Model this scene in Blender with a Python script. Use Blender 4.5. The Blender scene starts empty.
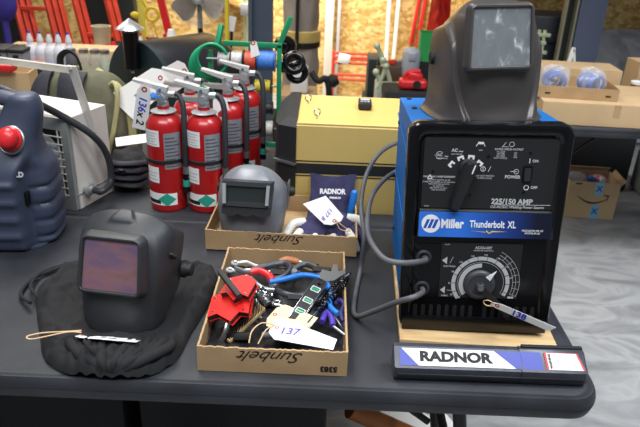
import bpy, bmesh, math, random
from mathutils import Vector, Matrix, Euler, noise
PI = math.pi
R = math.radians
random.seed(7)
SC = bpy.context.scene
COL = SC.collection

# ------------------------------------------------------------------ materials
def lin(h):
    h = h.lstrip('#')
    out = []
    for i in (0, 2, 4):
        c = int(h[i:i+2], 16) / 255
        out.append(c / 12.92 if c <= .04045 else ((c + .055) / 1.055) ** 2.4)
    return (*out, 1)

def mat(name, col, rough=.5, metal=0, noise_s=0, noise_a=.15, bump=0, bump_s=200, trans=0, alpha=1, emit=0, spec=.5, coat=0, rvar=0, detail=4):
    m = bpy.data.materials.new(name); m.use_nodes = True
    nt = m.node_tree; bs = nt.nodes['Principled BSDF']
    c = lin(col)
    bs.inputs['Base Color'].default_value = c
    bs.inputs['Roughness'].default_value = rough
    bs.inputs['Metallic'].default_value = metal
    bs.inputs['Specular IOR Level'].default_value = spec
    bs.inputs['Transmission Weight'].default_value = trans
    bs.inputs['Alpha'].default_value = alpha
    bs.inputs['Coat Weight'].default_value = coat
    if emit:
        bs.inputs['Emission Color'].default_value = c; bs.inputs['Emission Strength'].default_value = emit
    tc = nt.nodes.new('ShaderNodeTexCoord')
    if noise_s:
        n = nt.nodes.new('ShaderNodeTexNoise'); n.inputs['Scale'].default_value = noise_s; n.inputs['Detail'].default_value = detail
        nt.links.new(tc.outputs['Object'], n.inputs['Vector'])
        r = nt.nodes.new('ShaderNodeValToRGB')
        r.color_ramp.elements[0].position = .3; r.color_ramp.elements[1].position = .7
        r.color_ramp.elements[0].color = tuple(x * (1 - noise_a) for x in c[:3]) + (1,)
        r.color_ramp.elements[1].color = tuple(min(1, x * (1 + noise_a) + .0) for x in c[:3]) + (1,)
        nt.links.new(n.outputs['Fac'], r.inputs['Fac']); nt.links.new(r.outputs['Color'], bs.inputs['Base Color'])
        if rvar:
            mr = nt.nodes.new('ShaderNodeMapRange'); mr.inputs['To Min'].default_value = rough - rvar; mr.inputs['To Max'].default_value = rough + rvar
            nt.links.new(n.outputs['Fac'], mr.inputs['Value']); nt.links.new(mr.outputs['Result'], bs.inputs['Roughness'])
    if bump:
        n2 = nt.nodes.new('ShaderNodeTexNoise'); n2.inputs['Scale'].default_value = bump_s; n2.inputs['Detail'].default_value = 3
        nt.links.new(tc.outputs['Object'], n2.inputs['Vector'])
        b = nt.nodes.new('ShaderNodeBump'); b.inputs['Strength'].default_value = bump; b.inputs['Distance'].default_value = .002
        nt.links.new(n2.outputs['Fac'], b.inputs['Height']); nt.links.new(b.outputs['Normal'], bs.inputs['Normal'])
    return m

def ramp_mat(name, stops, scale=5, detail=6, rough=.6, stretch=(1, 1, 1), bump=.2, vor=False, distort=0, warp=0):
    m = bpy.data.materials.new(name); m.use_nodes = True
    nt = m.node_tree; bs = nt.nodes['Principled BSDF']; bs.inputs['Roughness'].default_value = rough
    tc = nt.nodes.new('ShaderNodeTexCoord'); mp = nt.nodes.new('ShaderNodeMapping'); mp.inputs['Scale'].default_value = stretch
    nt.links.new(tc.outputs['Object'], mp.inputs['Vector'])
    if vor:
        v = nt.nodes.new('ShaderNodeTexVoronoi'); v.inputs['Scale'].default_value = scale; v.inputs['Randomness'].default_value = 1
        nt.links.new(mp.outputs['Vector'], v.inputs['Vector'])
        n = nt.nodes.new('ShaderNodeTexNoise'); n.inputs['Scale'].default_value = 1.0; n.inputs['Detail'].default_value = 3
        sep = nt.nodes.new('ShaderNodeSeparateColor'); nt.links.new(v.outputs['Color'], sep.inputs['Color'])
        nn = nt.nodes.new('ShaderNodeTexNoise'); nn.inputs['Scale'].default_value = scale * .35; nn.inputs['Detail'].default_value = detail
        nt.links.new(mp.outputs['Vector'], nn.inputs['Vector'])
        mx = nt.nodes.new('ShaderNodeMath'); mx.operation = 'MULTIPLY_ADD'; mx.inputs[1].default_value = .5
        nt.links.new(sep.outputs['Red'], mx.inputs[0]); 
        m2 = nt.nodes.new('ShaderNodeMath'); m2.operation = 'MULTIPLY'; m2.inputs[1].default_value = .5
        nt.links.new(nn.outputs['Fac'], m2.inputs[0]); nt.links.new(m2.outputs[0], mx.inputs[2])
        fac = mx.outputs[0]
    else:
        n = nt.nodes.new('ShaderNodeTexNoise'); n.inputs['Scale'].default_value = scale; n.inputs['Detail'].default_value = detail; n.inputs['Distortion'].default_value = distort
        nt.links.new(mp.outputs['Vector'], n.inputs['Vector']); fac = n.outputs['Fac']
    r = nt.nodes.new('ShaderNodeValToRGB'); e = r.color_ramp.elements
    while len(e) < len(stops): e.new(.5)
    for k, (p, c) in enumerate(stops):
        e[k].position = p; e[k].color = lin(c)
    nt.links.new(fac, r.inputs['Fac']); nt.links.new(r.outputs['Color'], bs.inputs['Base Color'])
    if bump:
        b = nt.nodes.new('ShaderNodeBump'); b.inputs['Strength'].default_value = bump; b.inputs['Distance'].default_value = .004
        nt.links.new(fac, b.inputs['Height']); nt.links.new(b.outputs['Normal'], bs.inputs['Normal'])
    return m

M = {}
M['table'] = mat('table_plastic', '#2c2e33', .48, spec=.42, noise_s=9, noise_a=.3, bump=.35, bump_s=900, rvar=.12)
M['blk'] = mat('black_plastic', '#141416', .35)
M['blkm'] = mat('black_matte', '#1b1b1d', .6)
M['blkg'] = mat('black_gloss', '#0c0c0e', .18)
M['helm'] = mat('helmet_black', '#2c2e31', .46, noise_s=40, noise_a=.05, bump=.06, bump_s=1500)
M['helm2'] = mat('helmet_grey', '#777a80', .42, metal=.2, noise_s=30, noise_a=.06)
M['helm3'] = mat('helmet_dark_bronze', '#514d4b', .34, metal=.35, noise_s=20, noise_a=.05)
M['lensr'] = ramp_mat('lens_pink_reflection', [(.3, '#6e5148'), (.5, '#7d5b62'), (.7, '#62526c')], scale=14, detail=3, rough=.2, stretch=(1, .4, 2.2), bump=0)  # brown, pink and violet tones of the reflection are put into the colour
M['lensfilm'] = ramp_mat('lens_scratched_film', [(.0, '#63676a'), (.58, '#74797c'), (.66, '#94999d'), (.74, '#d9dde0')], scale=38, detail=3, rough=.2, stretch=(1.3, 1, .8), bump=.15, distort=.8)
M['lensd'] = mat('lens_dark', '#2b302f', .12)
M['steel'] = mat('steel', '#a9adb0', .35, metal=.9)
M['chrome'] = mat('chrome', '#c9ccd0', .18, metal=1)
M['alu'] = mat('cast_aluminium', '#b9bcbd', .4, metal=.6)
M['paper'] = mat('white_paper', '#eeeeea', .7)
M['manila'] = mat('manila_card', '#dcc9a0', .75)
M['tagring'] = mat('tag_ring', '#a5302a', .6)
M['string'] = mat('tag_string', '#d8b48a', .8)
M['inkp'] = mat('violet_ink', '#5a3fb0', .7)
M['ink'] = mat('black_ink', '#151515', .7)
M['inkb'] = mat('blue_ink', '#2a3cb8', .7)
M['white'] = mat('white_print', '#e6e6e6', .6)
M['greyp'] = mat('grey_print', '#bdbebf', .6)
M['card'] = mat('cardboard', '#ad8f68', .8, noise_s=14, noise_a=.1, bump=.15, bump_s=120)
M['cardin'] = mat('cardboard_inner', '#b08c60', .85, noise_s=14, noise_a=.1)
M['cardl'] = mat('cardboard_light', '#c6a87f', .8, noise_s=6, noise_a=.08)
M['red'] = mat('red_paint', '#ad1719', .3, coat=.3, noise_s=8, noise_a=.06)
M['redm'] = mat('red_magnet_steel', '#d42622', .35, noise_s=20, noise_a=.06)
M['redp'] = mat('red_plastic', '#d3262c', .3)
M['redo'] = mat('orange_red_fibreglass', '#d8452e', .4, noise_s=12, noise_a=.12)
M['rubber'] = mat('rubber_hose', '#2e3034', .5)
M['cable'] = mat('grey_black_cable', '#56565a', .55, noise_s=20, noise_a=.15)
M['blue'] = mat('blue_paint', '#1b68b2', .6, spec=.15, noise_s=6, noise_a=.06)
M['bluep'] = mat('blue_plastic', '#1f6fc4', .35)
M['bluel'] = mat('blue_label', '#1c4fb0', .4)
M['navyl'] = mat('navy_label', '#2a3a9a', .4)
M['navy'] = mat('navy_cloth', '#312f52', .9, noise_s=60, noise_a=.2, bump=.5, bump_s=500)
M['cream'] = mat('pale_leather', '#d5d3cb', .8, noise_s=30, noise_a=.1, bump=.3, bump_s=200)
M['bagc'] = mat('black_cloth', '#151518', .85, noise_s=50, noise_a=.2, bump=.4, bump_s=900)
M['slate'] = mat('slate_plastic', '#3b4356', .42, noise_s=12, noise_a=.06, bump=.1, bump_s=900)
M['slate2'] = mat('slate_handle_plastic', '#474d5c', .45)
M['hwhite'] = mat('heater_white', '#d9d5cc', .4, noise_s=5, noise_a=.05)
M['hgrey'] = mat('heater_grey_frame', '#8d8f8c', .45, noise_s=20, noise_a=.1)
M['tan'] = mat('tan_paint', '#cfb36b', .38, noise_s=4, noise_a=.05)
M['tant'] = mat('tan_gold_paint', '#d6b96e', .32, noise_s=4, noise_a=.04)
M['olive'] = mat('olive_canvas', '#5a5945', .85, noise_s=30, noise_a=.15, bump=.4, bump_s=400)
M['khaki'] = mat('khaki_trim', '#a39c6e', .85, noise_s=30, noise_a=.1)
M['navyb'] = mat('charcoal_nylon', '#2a2b33', .7, noise_s=30, noise_a=.2, bump=.4, bump_s=500)
M['green'] = mat('green_paint', '#16885c', .35)
M['yellow'] = mat('yellow_plastic', '#d9c032', .5)
M['orange'] = mat('orange_plastic', '#d0662a', .45)
M['amber'] = mat('amber_tube', '#b0662c', .35)
M['column'] = mat('blue_grey_steel_paint', '#45505e', .5, noise_s=3, noise_a=.08)
M['column2'] = mat('slate_steel_paint', '#5b6378', .5, noise_s=3, noise_a=.06)
M['clear'] = mat('clear_bag', '#e6e9ee', .12, trans=0, alpha=.28, spec=.8)
M['glass'] = mat('jar_glass', '#dfe6dd', .05, alpha=.35, spec=.9)
M['milky'] = mat('milky_bottle', '#d9d9e2', .35, alpha=.85)
M['label_teal'] = mat('teal_label', '#2b9c86', .5)
M['wood'] = ramp_mat('pale_board', [(.3, '#a98a5e'), (.6, '#c9ab7c'), (.8, '#d8bd90')], scale=6, detail=6, rough=.7, stretch=(1, 8, 8), bump=.1)
M['osb'] = ramp_mat('osb_board', [(.18, '#a07c40'), (.36, '#bb924e'), (.5, '#cca763'), (.68, '#dfc083')], scale=26, detail=5, rough=.8, stretch=(1, 1, 1.6), bump=.1, vor=True)
M['concrete'] = ramp_mat('polished_concrete', [(.3, '#7b7c7e'), (.45, '#909192'), (.56, '#a3a4a4'), (.7, '#88898b')], scale=3.2, detail=7, rough=.32, stretch=(1, 1.6, 1), bump=.02, distort=1.6)
M['kraft'] = mat('kraft_handle', '#b9854e', .6)
M['pinkw'] = mat('pink_wrapper', '#e58aa0', .4)
M['tape'] = mat('blue_tape', '#7fc0d8', .4)
M['smk'] = mat('smoker_black', '#26272b', .32, metal=.3, noise_s=6, noise_a=.15)
M['smkg'] = mat('smoker_green_black', '#1c2a2c', .45, noise_s=6, noise_a=.1)
M['galv'] = mat('galvanised', '#bfc3c8', .3, metal=.8)
M['fang'] = mat('fan_guard_wire', '#9a9a96', .4, metal=.6)
M['cloth_grey'] = mat('grey_filter_cloth', '#9a9086', .9, noise_s=5, noise_a=.12, bump=.4, bump_s=40)
M['tarp'] = ramp_mat('crumpled_grey_plastic', [(.3, '#6c6c70'), (.5, '#8f8f93'), (.7, '#a9a9ad')], scale=4, detail=4, rough=.45, bump=.5, distort=1)
M['darkwood'] = mat('dark_panel', '#1d2021', .6)
M['dkgreen'] = mat('dark_green_panel', '#1f2c2c', .6, noise_s=5, noise_a=.2)
M['palegreen'] = mat('pale_green_metal', '#c2cdaa', .4, metal=.2)
M['tablebrown'] = mat('olive_grey_tabletop', '#59553e', .6, noise_s=5, noise_a=.15)

# ------------------------------------------------------------------ mesh building
def X(loc=(0, 0, 0), rot=(0, 0, 0), sc=(1, 1, 1)):
    return Matrix.Translation(loc) @ Euler([R(a) for a in rot]).to_matrix().to_4x4() @ Matrix.Diagonal((*sc, 1))

class B:
    def __init__(s):
        s.b = bmesh.new(); s.mi = 0; s.T = Matrix.Identity(4)
    def _v(s, pts): return [s.b.verts.new(s.T @ Vector(p)) for p in pts]
    def _f(s, vs):
        try:
            f = s.b.faces.new(vs); f.material_index = s.mi; return f
        except ValueError: return None
    def box(s, c, d, rot=(0, 0, 0), bev=0, seg=2):
        m = s.T @ X(c, rot) @ Matrix.Diagonal((d[0], d[1], d[2], 1))
        r = bmesh.ops.create_cube(s.b, size=1, matrix=m)
        fs = set()
        for v in r['verts']: fs.update(v.link_faces)
        for f in fs: f.material_index = s.mi
        if bev:
            es = {e for f in fs for e in f.edges}
            r2 = bmesh.ops.bevel(s.b, geom=list(es), offset=bev, segments=seg, affect='EDGES', profile=.5, clamp_overlap=True)
            for f in r2['faces']: f.material_index = s.mi
        return s
    def bar(s, p0, p1, w, h, up=(0, 0, 1), bev=0):
        p0, p1 = Vector(p0), Vector(p1); d = p1 - p0; L = d.length; z = d.normalized()
        x = Vector(up).cross(z)
        if x.length < 1e-4: x = Vector((1, 0, 0)).cross(z)
        x.normalize(); y = z.cross(x)
        old = s.T
        m = Matrix((x, y, z)).transposed().to_4x4(); m.translation = (p0 + p1) / 2
        s.T = old @ m; s.box((0, 0, 0), (w, h, L), bev=bev); s.T = old
        return s
    def rings(s, rs, close_u=True, cap0=True, cap1=True):
        vr = [s._v(r) for r in rs]; n = len(vr[0])
        for a, b in zip(vr, vr[1:]):
            for i in range(n if close_u else n - 1):
                j = (i + 1) % n
                s._f([a[i], a[j], b[j], b[i]])
        if cap0: s._f(list(reversed(vr[0])))
        if cap1: s._f(vr[-1])
        return vr
    def lathe(s, prof, n=32, c=(0, 0, 0), rot=(0, 0, 0)):
        m = X(c, rot)
        rs = [[m @ Vector((r * math.cos(2*PI*i/n), r * math.sin(2*PI*i/n), z)) for i in range(n)] for r, z in prof]
        s.rings(rs); return s
    def cyl(s, p0, p1, r, r1=None, n=20):
        p0, p1 = Vector(p0), Vector(p1); r1 = r if r1 is None else r1
        z = (p1 - p0).normalized(); x = z.orthogonal().normalized(); y = z.cross(x)
        s.rings([[p + (x * math.cos(2*PI*i/n) + y * math.sin(2*PI*i/n)) * q for i in range(n)] for p, q in ((p0, r), (p1, r1))])
        return s
    def tube(s, pts, r, n=10, closed=False, smooth=0, flat=1):
        pts = [Vector(p) for p in pts]
        if smooth:
            q = []
            m_ = len(pts)
            for i in range(m_ if closed else m_ - 1):
                if closed: p0, p1, p2, p3 = pts[i-1], pts[i], pts[(i+1) % m_], pts[(i+2) % m_]
                else: p0, p1, p2, p3 = pts[max(i-1, 0)], pts[i], pts[i+1], pts[min(i+2, m_-1)]
                for k in range(smooth):
                    t = k / smooth
                    q.append(.5 * ((2*p1) + (p2-p0)*t + (2*p0-5*p1+4*p2-p3)*t*t + (-p0+3*p1-3*p2+p3)*t**3))
            if not closed: q.append(pts[-1])
            pts = q
        rs = []; N = len(pts); x = None
        for i, p in enumerate(pts):
            a = pts[i-1] if (i > 0 or closed) else p; b = pts[(i+1) % N] if (i < N-1 or closed) else p
            z = (b - a).normalized()
            x = z.orthogonal().normalized() if x is None else (x - z * x.dot(z)).normalized()
            y = z.cross(x)
            q = r(i / (N-1)) if callable(r) else r
            rs.append([p + (x * math.cos(2*PI*k/n) + y * math.sin(2*PI*k/n) * flat) * q for k in range(n)])
        if closed: rs.append(rs[0]); s.rings(rs, cap0=False, cap1=False)
        else: s.rings(rs)
        return s
    def prism(s, poly, h0, h1, m=None):
        m = m or Matrix.Identity(4)
        s.rings([[m @ Vector((x, y, h)) for x, y in poly] for h in (h0, h1)]); return s
    def frame(s, outer, inner, h0, h1, m=None):
        m = m or Matrix.Identity(4)
        P = lambda l, h: [m @ Vector((x, y, h)) for x, y in l]
        a, b, c, d = P(outer, h0), P(outer, h1), P(inner, h1), P(inner, h0)
        s.rings([a, b, c, d, a], cap0=False, cap1=False); return s
    def grid(s, f, nu, nv, cu=False, cv=False):
        vs = [s._v([f(i / (nu if cu else nu-1), j / (nv-1)) for i in range(nu)]) for j in range(nv)]
        for a, b in zip(vs, vs[1:]):
            for i in range(nu if cu else nu-1):
                k = (i+1) % nu
                s._f([a[i], a[k], b[k], b[i]])
        return vs
    def ball(s, c, r, sc=(1, 1, 1), n=16, rot=(0, 0, 0)):
        m = s.T @ X(c, rot) @ Matrix.Diagonal((r*sc[0], r*sc[1], r*sc[2], 1))
        q = bmesh.ops.create_uvsphere(s.b, u_segments=n, v_segments=max(6, n//2), radius=1, matrix=m)
        for v in q['verts']:
            for f in v.link_faces: f.material_index = s.mi
        return s
    def torus(s, c, Rr, r, rot=(0, 0, 0), n=32, k=8, a0=0, a1=360):
        m = X(c, rot); full = a1 - a0 >= 360
        pts = [m @ Vector((Rr*math.cos(R(a0 + (a1-a0)*i/n)), Rr*math.sin(R(a0 + (a1-a0)*i/n)), 0)) for i in range(n if full else n+1)]
        s.tube(pts, r, k, closed=full); return s
    def solid(s, t):
        bmesh.ops.solidify(s.b, geom=s.b.faces[:], thickness=t); return s
    def done(s, name, m, parent=None, ang=35, loc=None, rot=None, clean=True):
        if clean: bmesh.ops.remove_doubles(s.b, verts=s.b.verts[:], dist=1e-6)
        bmesh.ops.recalc_face_normals(s.b, faces=s.b.faces[:])
        me = bpy.data.meshes.new(name); s.b.to_mesh(me); s.b.free()
        for x in (m if isinstance(m, (list, tuple)) else [m]): me.materials.append(M[x] if isinstance(x, str) else x)
        for p in me.polygons: p.use_smooth = True
        me.set_sharp_from_angle(angle=R(ang))
        o = bpy.data.objects.new(name, me); COL.objects.link(o)
        if parent: o.parent = parent
        if loc: o.location = loc
        if rot: o.rotation_euler = [R(a) for a in rot]
        return o

def tag(o, label, cat, group=None, kind=None):
    o['label'] = label; o['category'] = cat
    if group: o['group'] = group
    if kind: o['kind'] = kind
    return o
def thing(name, label, cat, loc=(0, 0, 0), rot=(0, 0, 0), group=None):
    o = bpy.data.objects.new(name, None); o.empty_display_size = .05; COL.objects.link(o)
    o.location = loc; o.rotation_euler = [R(a) for a in rot]
    return tag(o, label, cat, group)
def dup(o, loc=None, rot=None, label=None, parent=None):
    c = o.copy(); COL.objects.link(c)
    if parent: c.parent = parent
    if loc: c.location = loc
    if rot: c.rotation_euler = [R(a) for a in rot]
    if label: c['label'] = label
    for ch in list(o.children): dup(ch, parent=c)
    return c
def text(name, body, size, m, parent, loc, rot=(90, 0, 0), ax='CENTER', off=0, shear=0, sx=1, ext=.0003, sp=1, fit=None):
    cu = bpy.data.curves.new(name, 'FONT'); cu.body = body; cu.size = size; cu.align_x = ax; cu.align_y = 'CENTER'
    cu.offset = off; cu.shear = shear; cu.extrude = ext; cu.space_character = sp; cu.resolution_u = 3
    t = bpy.data.objects.new('tmp', cu); COL.objects.link(t)
    bpy.context.view_layer.update()
    me = bpy.data.meshes.new_from_object(t.evaluated_get(bpy.context.evaluated_depsgraph_get()))
    bpy.data.objects.remove(t); bpy.data.curves.remove(cu)
    me.materials.clear(); me.materials.append(M[m])
    if fit:
        xs = [v.co.x for v in me.vertices]; sx = fit/(max(xs)-min(xs))
    o = bpy.data.objects.new(name, me); COL.objects.link(o)
    if parent: o.parent = parent
    o.location = loc; o.rotation_euler = [R(a) for a in rot]; o.scale = (sx, 1, 1)
    return o
def texts(name, items, m, parent, loc=(0, 0, 0), rot=(90, 0, 0)):
    """several short lines of print in one mesh: (text, size, x, y, align, bold)"""
    bm = bmesh.new()
    for it in items:
        body, size, x, y, ax, off = it[:6]; sh = it[6] if len(it) > 6 else 0
        o = text('tmp2', body, size, m, None, (0, 0, 0), (0, 0, 0), ax, off, sh)
        me = o.data; me.transform(Matrix.Translation((x, y, 0))); bm.from_mesh(me)
        bpy.data.objects.remove(o); bpy.data.meshes.remove(me)
    me = bpy.data.meshes.new(name); bm.to_mesh(me); bm.free(); me.materials.append(M[m])
    o = bpy.data.objects.new(name, me); COL.objects.link(o); o.parent = parent
    o.location = loc; o.rotation_euler = [R(a) for a in rot]
    return o
def rrect(w, h, r, n=5, cx=0, cy=0):
    p = []
    for sx, sy, a in ((1, 1, 0), (-1, 1, 90), (-1, -1, 180), (1, -1, 270)):
        for k in range(n+1):
            t = R(a + 90*k/n)
            p.append((cx + sx*(w/2-r) + r*math.cos(t), cy + sy*(h/2-r) + r*math.sin(t)))
    return p
def cr(tab, t):
    """catmull-rom through rows of a table, t in 0..1"""
    n = len(tab)-1; x = min(max(t*n, 0), n-1e-6); i = int(x); f = x-i
    p0, p1, p2, p3 = tab[max(i-1, 0)], tab[i], tab[i+1], tab[min(i+2, n)]
    return [.5*((2*b)+(c-a)*f+(2*a-5*b+4*c-d)*f*f+(-a+3*b-3*c+d)*f**3) for a, b, c, d in zip(p0, p1, p2, p3)]
def sst(a, b, x):
    t = min(max((x-a)/(b-a), 0), 1); return t*t*(3-2*t)
def spow(x, p): return math.copysign(abs(x)**p, x)
T = .74

# ------------------------------------------------------------------ camera
cam = bpy.data.objects.new('camera', bpy.data.cameras.new('camera')); COL.objects.link(cam)
P_, RO_ = R(24.8), R(2.4)
cam.data.sensor_width = 36; cam.data.lens = 36.0; cam.data.clip_start = .02; cam.data.clip_end = 60
fw = Vector((0, math.cos(P_), -math.sin(P_))); up = Vector((0, math.sin(P_), math.cos(P_))); rt = Vector((1, 0, 0))
r2 = rt*math.cos(RO_) + up*math.sin(RO_); u2 = up*math.cos(RO_) - rt*math.sin(RO_)
mm = Matrix((r2, u2, -fw)).transposed().to_4x4(); mm.translation = (0, 0, 1.53)
cam.matrix_world = mm
cam.data.dof.use_dof = True; cam.data.dof.focus_distance = 1.35; cam.data.dof.aperture_fstop = 7.5
SC.camera = cam

def ray_(px, py): return fw + r2*(px-320)/640 - u2*(py-213.5)/640
CAMP = Vector((0, 0, 1.53))
def at(px, py, z):
    d = ray_(px, py); return CAMP + d*((z-1.53)/d.z)
def aty(px, py, y):
    d = ray_(px, py); return CAMP + d*(y/d.y)
# ------------------------------------------------------------------ folding tables
def fold_table(label, x0, x1, y0, y1, top='table', r=.06):
    t = thing('folding_table', label, 'table', ((x0+x1)/2, (y0+y1)/2, 0))
    W, D = x1-x0, y1-y0
    b = B()
    P = lambda i, z: [(x, y, z) for x, y in rrect(W-2*i, D-2*i, max(r-i, .012), 8)]
    b.rings([P(.02, T-.046), P(.002, T-.043), P(-.003, T-.026), P(-.001, T-.022), P(-.003, T-.018), P(.0, T-.006), P(.004, T+.0012), P(.010, T+.0018), P(.014, T-.0015), P(.019, T-.001), P(.022, T)])
    b.done('tabletop', top, t, 50)
    for sx in (-1, 1):
        for sy in (-1, 1):
            B().tube([(sx*(W/2-.25), sy*(D/2-.1), T-.045), (sx*(W/2-.14), sy*(D/2-.08), .012)], .014, 12).done('leg', 'blkm', t)
        B().tube([(sx*(W/2-.2), -(D/2-.09), .35), (sx*(W/2-.2), (D/2-.09), .35)], .011, 10).done('crossbar', 'blkm', t)
        B().tube([(sx*(W/2-.24), 0, .36), (sx*.25, 0, T-.045)], .009, 8).done('brace', 'blkm', t)
    return t
fold_table('black moulded folding table in front, carrying the welder and tool trays', -1.29, .541, .932, 1.628)
fold_table('black folding table behind the front one, under extinguishers and tan cabinet', -1.29, .545, 1.634, 2.33)

# ------------------------------------------------------------------ cardboard trays
def tray(label, loc, w, d, h, rz, word='Sunbelt', num=None, wx=0, m='card'):
    t = thing('cardboard_tray', label, 'tray', loc, (0, 0, rz))
    th = .004
    B().box((0, 0, .002), (w, d, .004)).done('bottom', m, t)
    for name, c, s in (('side_panel', (0, -d/2+th/2, 0), (w, th)), ('side_panel', (0, d/2-th/2, 0), (w, th)),
                       ('side_panel', (-w/2+th/2, 0, 0), (th, d-2*th)), ('side_panel', (w/2-th/2, 0, 0), (th, d-2*th))):
        b = B(); n = 60
        al = s[0] > s[1]; L = max(s)
        lo, hi = [], []
        rnd = random.Random(sum(map(ord, label)))
        def pt(u, z, k):
            q = -L/2 + L*u
            return (c[0]+q, c[1]+k*th/2, z) if al else (c[0]+k*th/2, c[1]+q, z)
        zt = [h - (rnd.random()*.0025 if 2 < i < n-2 else 0) for i in range(n+1)]
        rs = []
        for i in range(n+1):
            u = i/n
            rs.append([pt(u, .004, -1), pt(u, .004, 1), pt(u, zt[i], 1), pt(u, zt[i], -1)])
        b.rings(rs); b.done(name, m, t, 30)
    if word:
        text('printed_script', word, .034, 'ink', t, (wx, -d/2-.0006, h-.016), (90, 180, 0), shear=.55, off=-.0003, sp=.95, fit=.125)
    if num:
        text('printed_number', num, .0165, 'ink', t, (w/2-.035, -d/2-.0006, .016), (90, 180, 0), off=.0006)
    return t
trayA = tray('open cardboard tray of hand tools at the table front edge', (-.078, 1.173, T+.001), .283, .396, .056, 0, num='5383', wx=.0)
trayB = tray('open cardboard tray holding the grey helmet and the work gloves', (-.094, 1.578, T+.004), .388, .256, .056, -1.2, wx=-.0)

# ------------------------------------------------------------------ wooden boards and welder
b = B().box((0, 0, 0), (.322, .34, .014), bev=.002)
tag(b.done('wooden_board', 'wood', None, loc=(.342, 1.245, T+.008), rot=(0, 0, -2.5)), 'thin pale wooden board under the front of the blue welder', 'board')

WZ = T+.0155
wd = thing('arc_welder', 'blue and black stick welder on a wooden board at table right', 'welder', (.336, 1.328, WZ), (0, -2.2, -2))
wd.scale = (.985, .985, 1.003)
LEAN = math.atan(.035/.44)
# body: blue sheet metal
b = B()
prof = [(-.195, .01), (-.165, .430), (.198, .391), (.206, .383), (.224, .01)]
b.rings([[(x, y, z) for y, z in prof] for x in (-.148, -.145, .145, .148)])
b.box((-.150, .03, .2), (.002, .36, .006)); b.box((-.150, .03, .35), (.002, .36, .003))
b.done('housing', 'blue', wd, 25)
for x in (-.128, .128):
    for y in (-.13, .03, .17):
        B().lathe([(.006, 0), (.006, .003), (.003, .0045), (0, .0045)], 10, (x, y, .430+(-.165-y)*.1074)).done('screw', 'blkm', wd)
for y in (-.12, .16):
    for z in (.06, .2, .34): B().lathe([(.005, 0), (.005, .003), (0, .004)], 8, (-.149, y, z), (0, -90, 0)).done('screw', 'blkm', wd)
for x in (-.12, .12):
    for y in (-.16, .19): B().box((x, y, .005), (.03, .03, .012), bev=.003).done('foot', 'blkm', wd)
# front panel: moulded black, leaning back
fp = Matrix.Translation((0, -.2145, 0)) @ Matrix.Rotation(R(90)-LEAN*1.0, 4, 'X')   # local (x, z, depth out of the panel)
def onf(x, z, d=0): return fp @ Vector((x, z, d))
FR = (90-math.degrees(LEAN), 0, 0)
def rr(x0, x1, z0, z1, r, n=6): return rrect(x1-x0, z1-z0, r, n, (x0+x1)/2, (z0+z1)/2)
b = B()
def ring(i, h, r, base=.0, top=0): return [fp @ Vector((x, z, h)) for x, z in rr(-.156+i, .156-i, .003+i*.5, .441-i, r)]
b.rings([ring(.002, -.035, .022), ring(0, -.03, .024), ring(0, -.004, .024), ring(.003, .001, .022), ring(.016, .002, .02), ring(.021, -.001, .018), ring(.026, -.008, .016), ring(.05, -.0085, .014)], cap0=True, cap1=True)
b.box(onf(0, .02, .0), (.30, .01, .03))
fpan = b.done('front_panel', 'blkg', wd, 40)
def on_front(o, x, z, d=.001):
    o.parent = wd; o.location = onf(x, z, d); o.rotation_euler = [R(a) for a in FR]; return o
def plate(name, x0, x1, z0, z1, d, h, m, r=.004, par=None):
    b = B(); b.prism(rr(x0, x1, z0, z1, r, 3), d, d+h, fp); return b.done(name, m, wd, 30)
plate('control_plate', -.124, .133, .272, .412, -.0085, .003, 'blkm')
# blue wedge label
b = B(); b.rings([[onf(x, z, d) for x, z, d in ((x0, .209, -.009), (x0, .213, .0025), (x0+.003, .266, -.003), (x0+.003, .2705, -.009))] for x0 in (-.129, .139)])
b.done('label_wedge', 'blkm', wd, 20)
nb = M['bluegrad'] = bpy.data.materials.new('printed_blue_to_black_label'); nb.use_nodes = True
nt = nb.node_tree; tc = nt.nodes.new('ShaderNodeTexCoord'); sp = nt.nodes.new('ShaderNodeSeparateXYZ'); rp = nt.nodes.new('ShaderNodeValToRGB')
mr = nt.nodes.new('ShaderNodeMapRange'); mr.inputs['From Min'].default_value = -.125; mr.inputs['From Max'].default_value = .135
rp.color_ramp.elements[0].color = lin('#2f6fd0'); rp.color_ramp.elements[0].position = .3
rp.color_ramp.elements[1].color = lin('#10142a'); rp.color_ramp.elements[1].position = .88
e = rp.color_ramp.elements.new(.6); e.color = lin('#20408f')
nt.links.new(tc.outputs['Object'], sp.inputs[0]); nt.links.new(sp.outputs['X'], mr.inputs['Value']); nt.links.new(mr.outputs[0], rp.inputs[0])
nt.links.new(rp.outputs[0], nt.nodes['Principled BSDF'].inputs['Base Color']); nt.nodes['Principled BSDF'].inputs['Roughness'].default_value = .35
SLOPE = math.atan(.0055/.053)
lf = fp @ Matrix.Translation((0, .2395, .0003)) @ Matrix.Rotation(-SLOPE, 4, 'X')
b = B(); b.prism(rrect(.262, .051, .003, 3, .004, 0), 0, .0006, lf); lab = b.done('blue_label', 'bluegrad', wd, 30); lab['label'] = 'blue label fading to black'
def on_label(o, x, z, d=.001):
    o.parent = wd; o.matrix_local = lf @ Matrix.Translation((x, z, d)) @ Matrix.Diagonal((o.scale[0], 1, 1, 1)); return o
LE = []
def lt(body, size, m, x, z, **k):
    o = text('lettering', body, size, m, wd, (0, 0, 0), (0, 0, 0), **k); on_label(o, x, z, .0009); return o
lt('Miller', .025, 'white', -.0608, .001, off=.0009, fit=.045)
lt('Thunderbolt', .0195, 'white', .008, .0015, off=.0004, fit=.069)
lt('XL', .0195, 'white', .0565, .0015, off=.0003, fit=.0165)
lt('MILLER ELECTRIC MFG. CO.\nAPPLETON, WI USA', .0052, 'white', .098, -.012, fit=.042)
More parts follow.
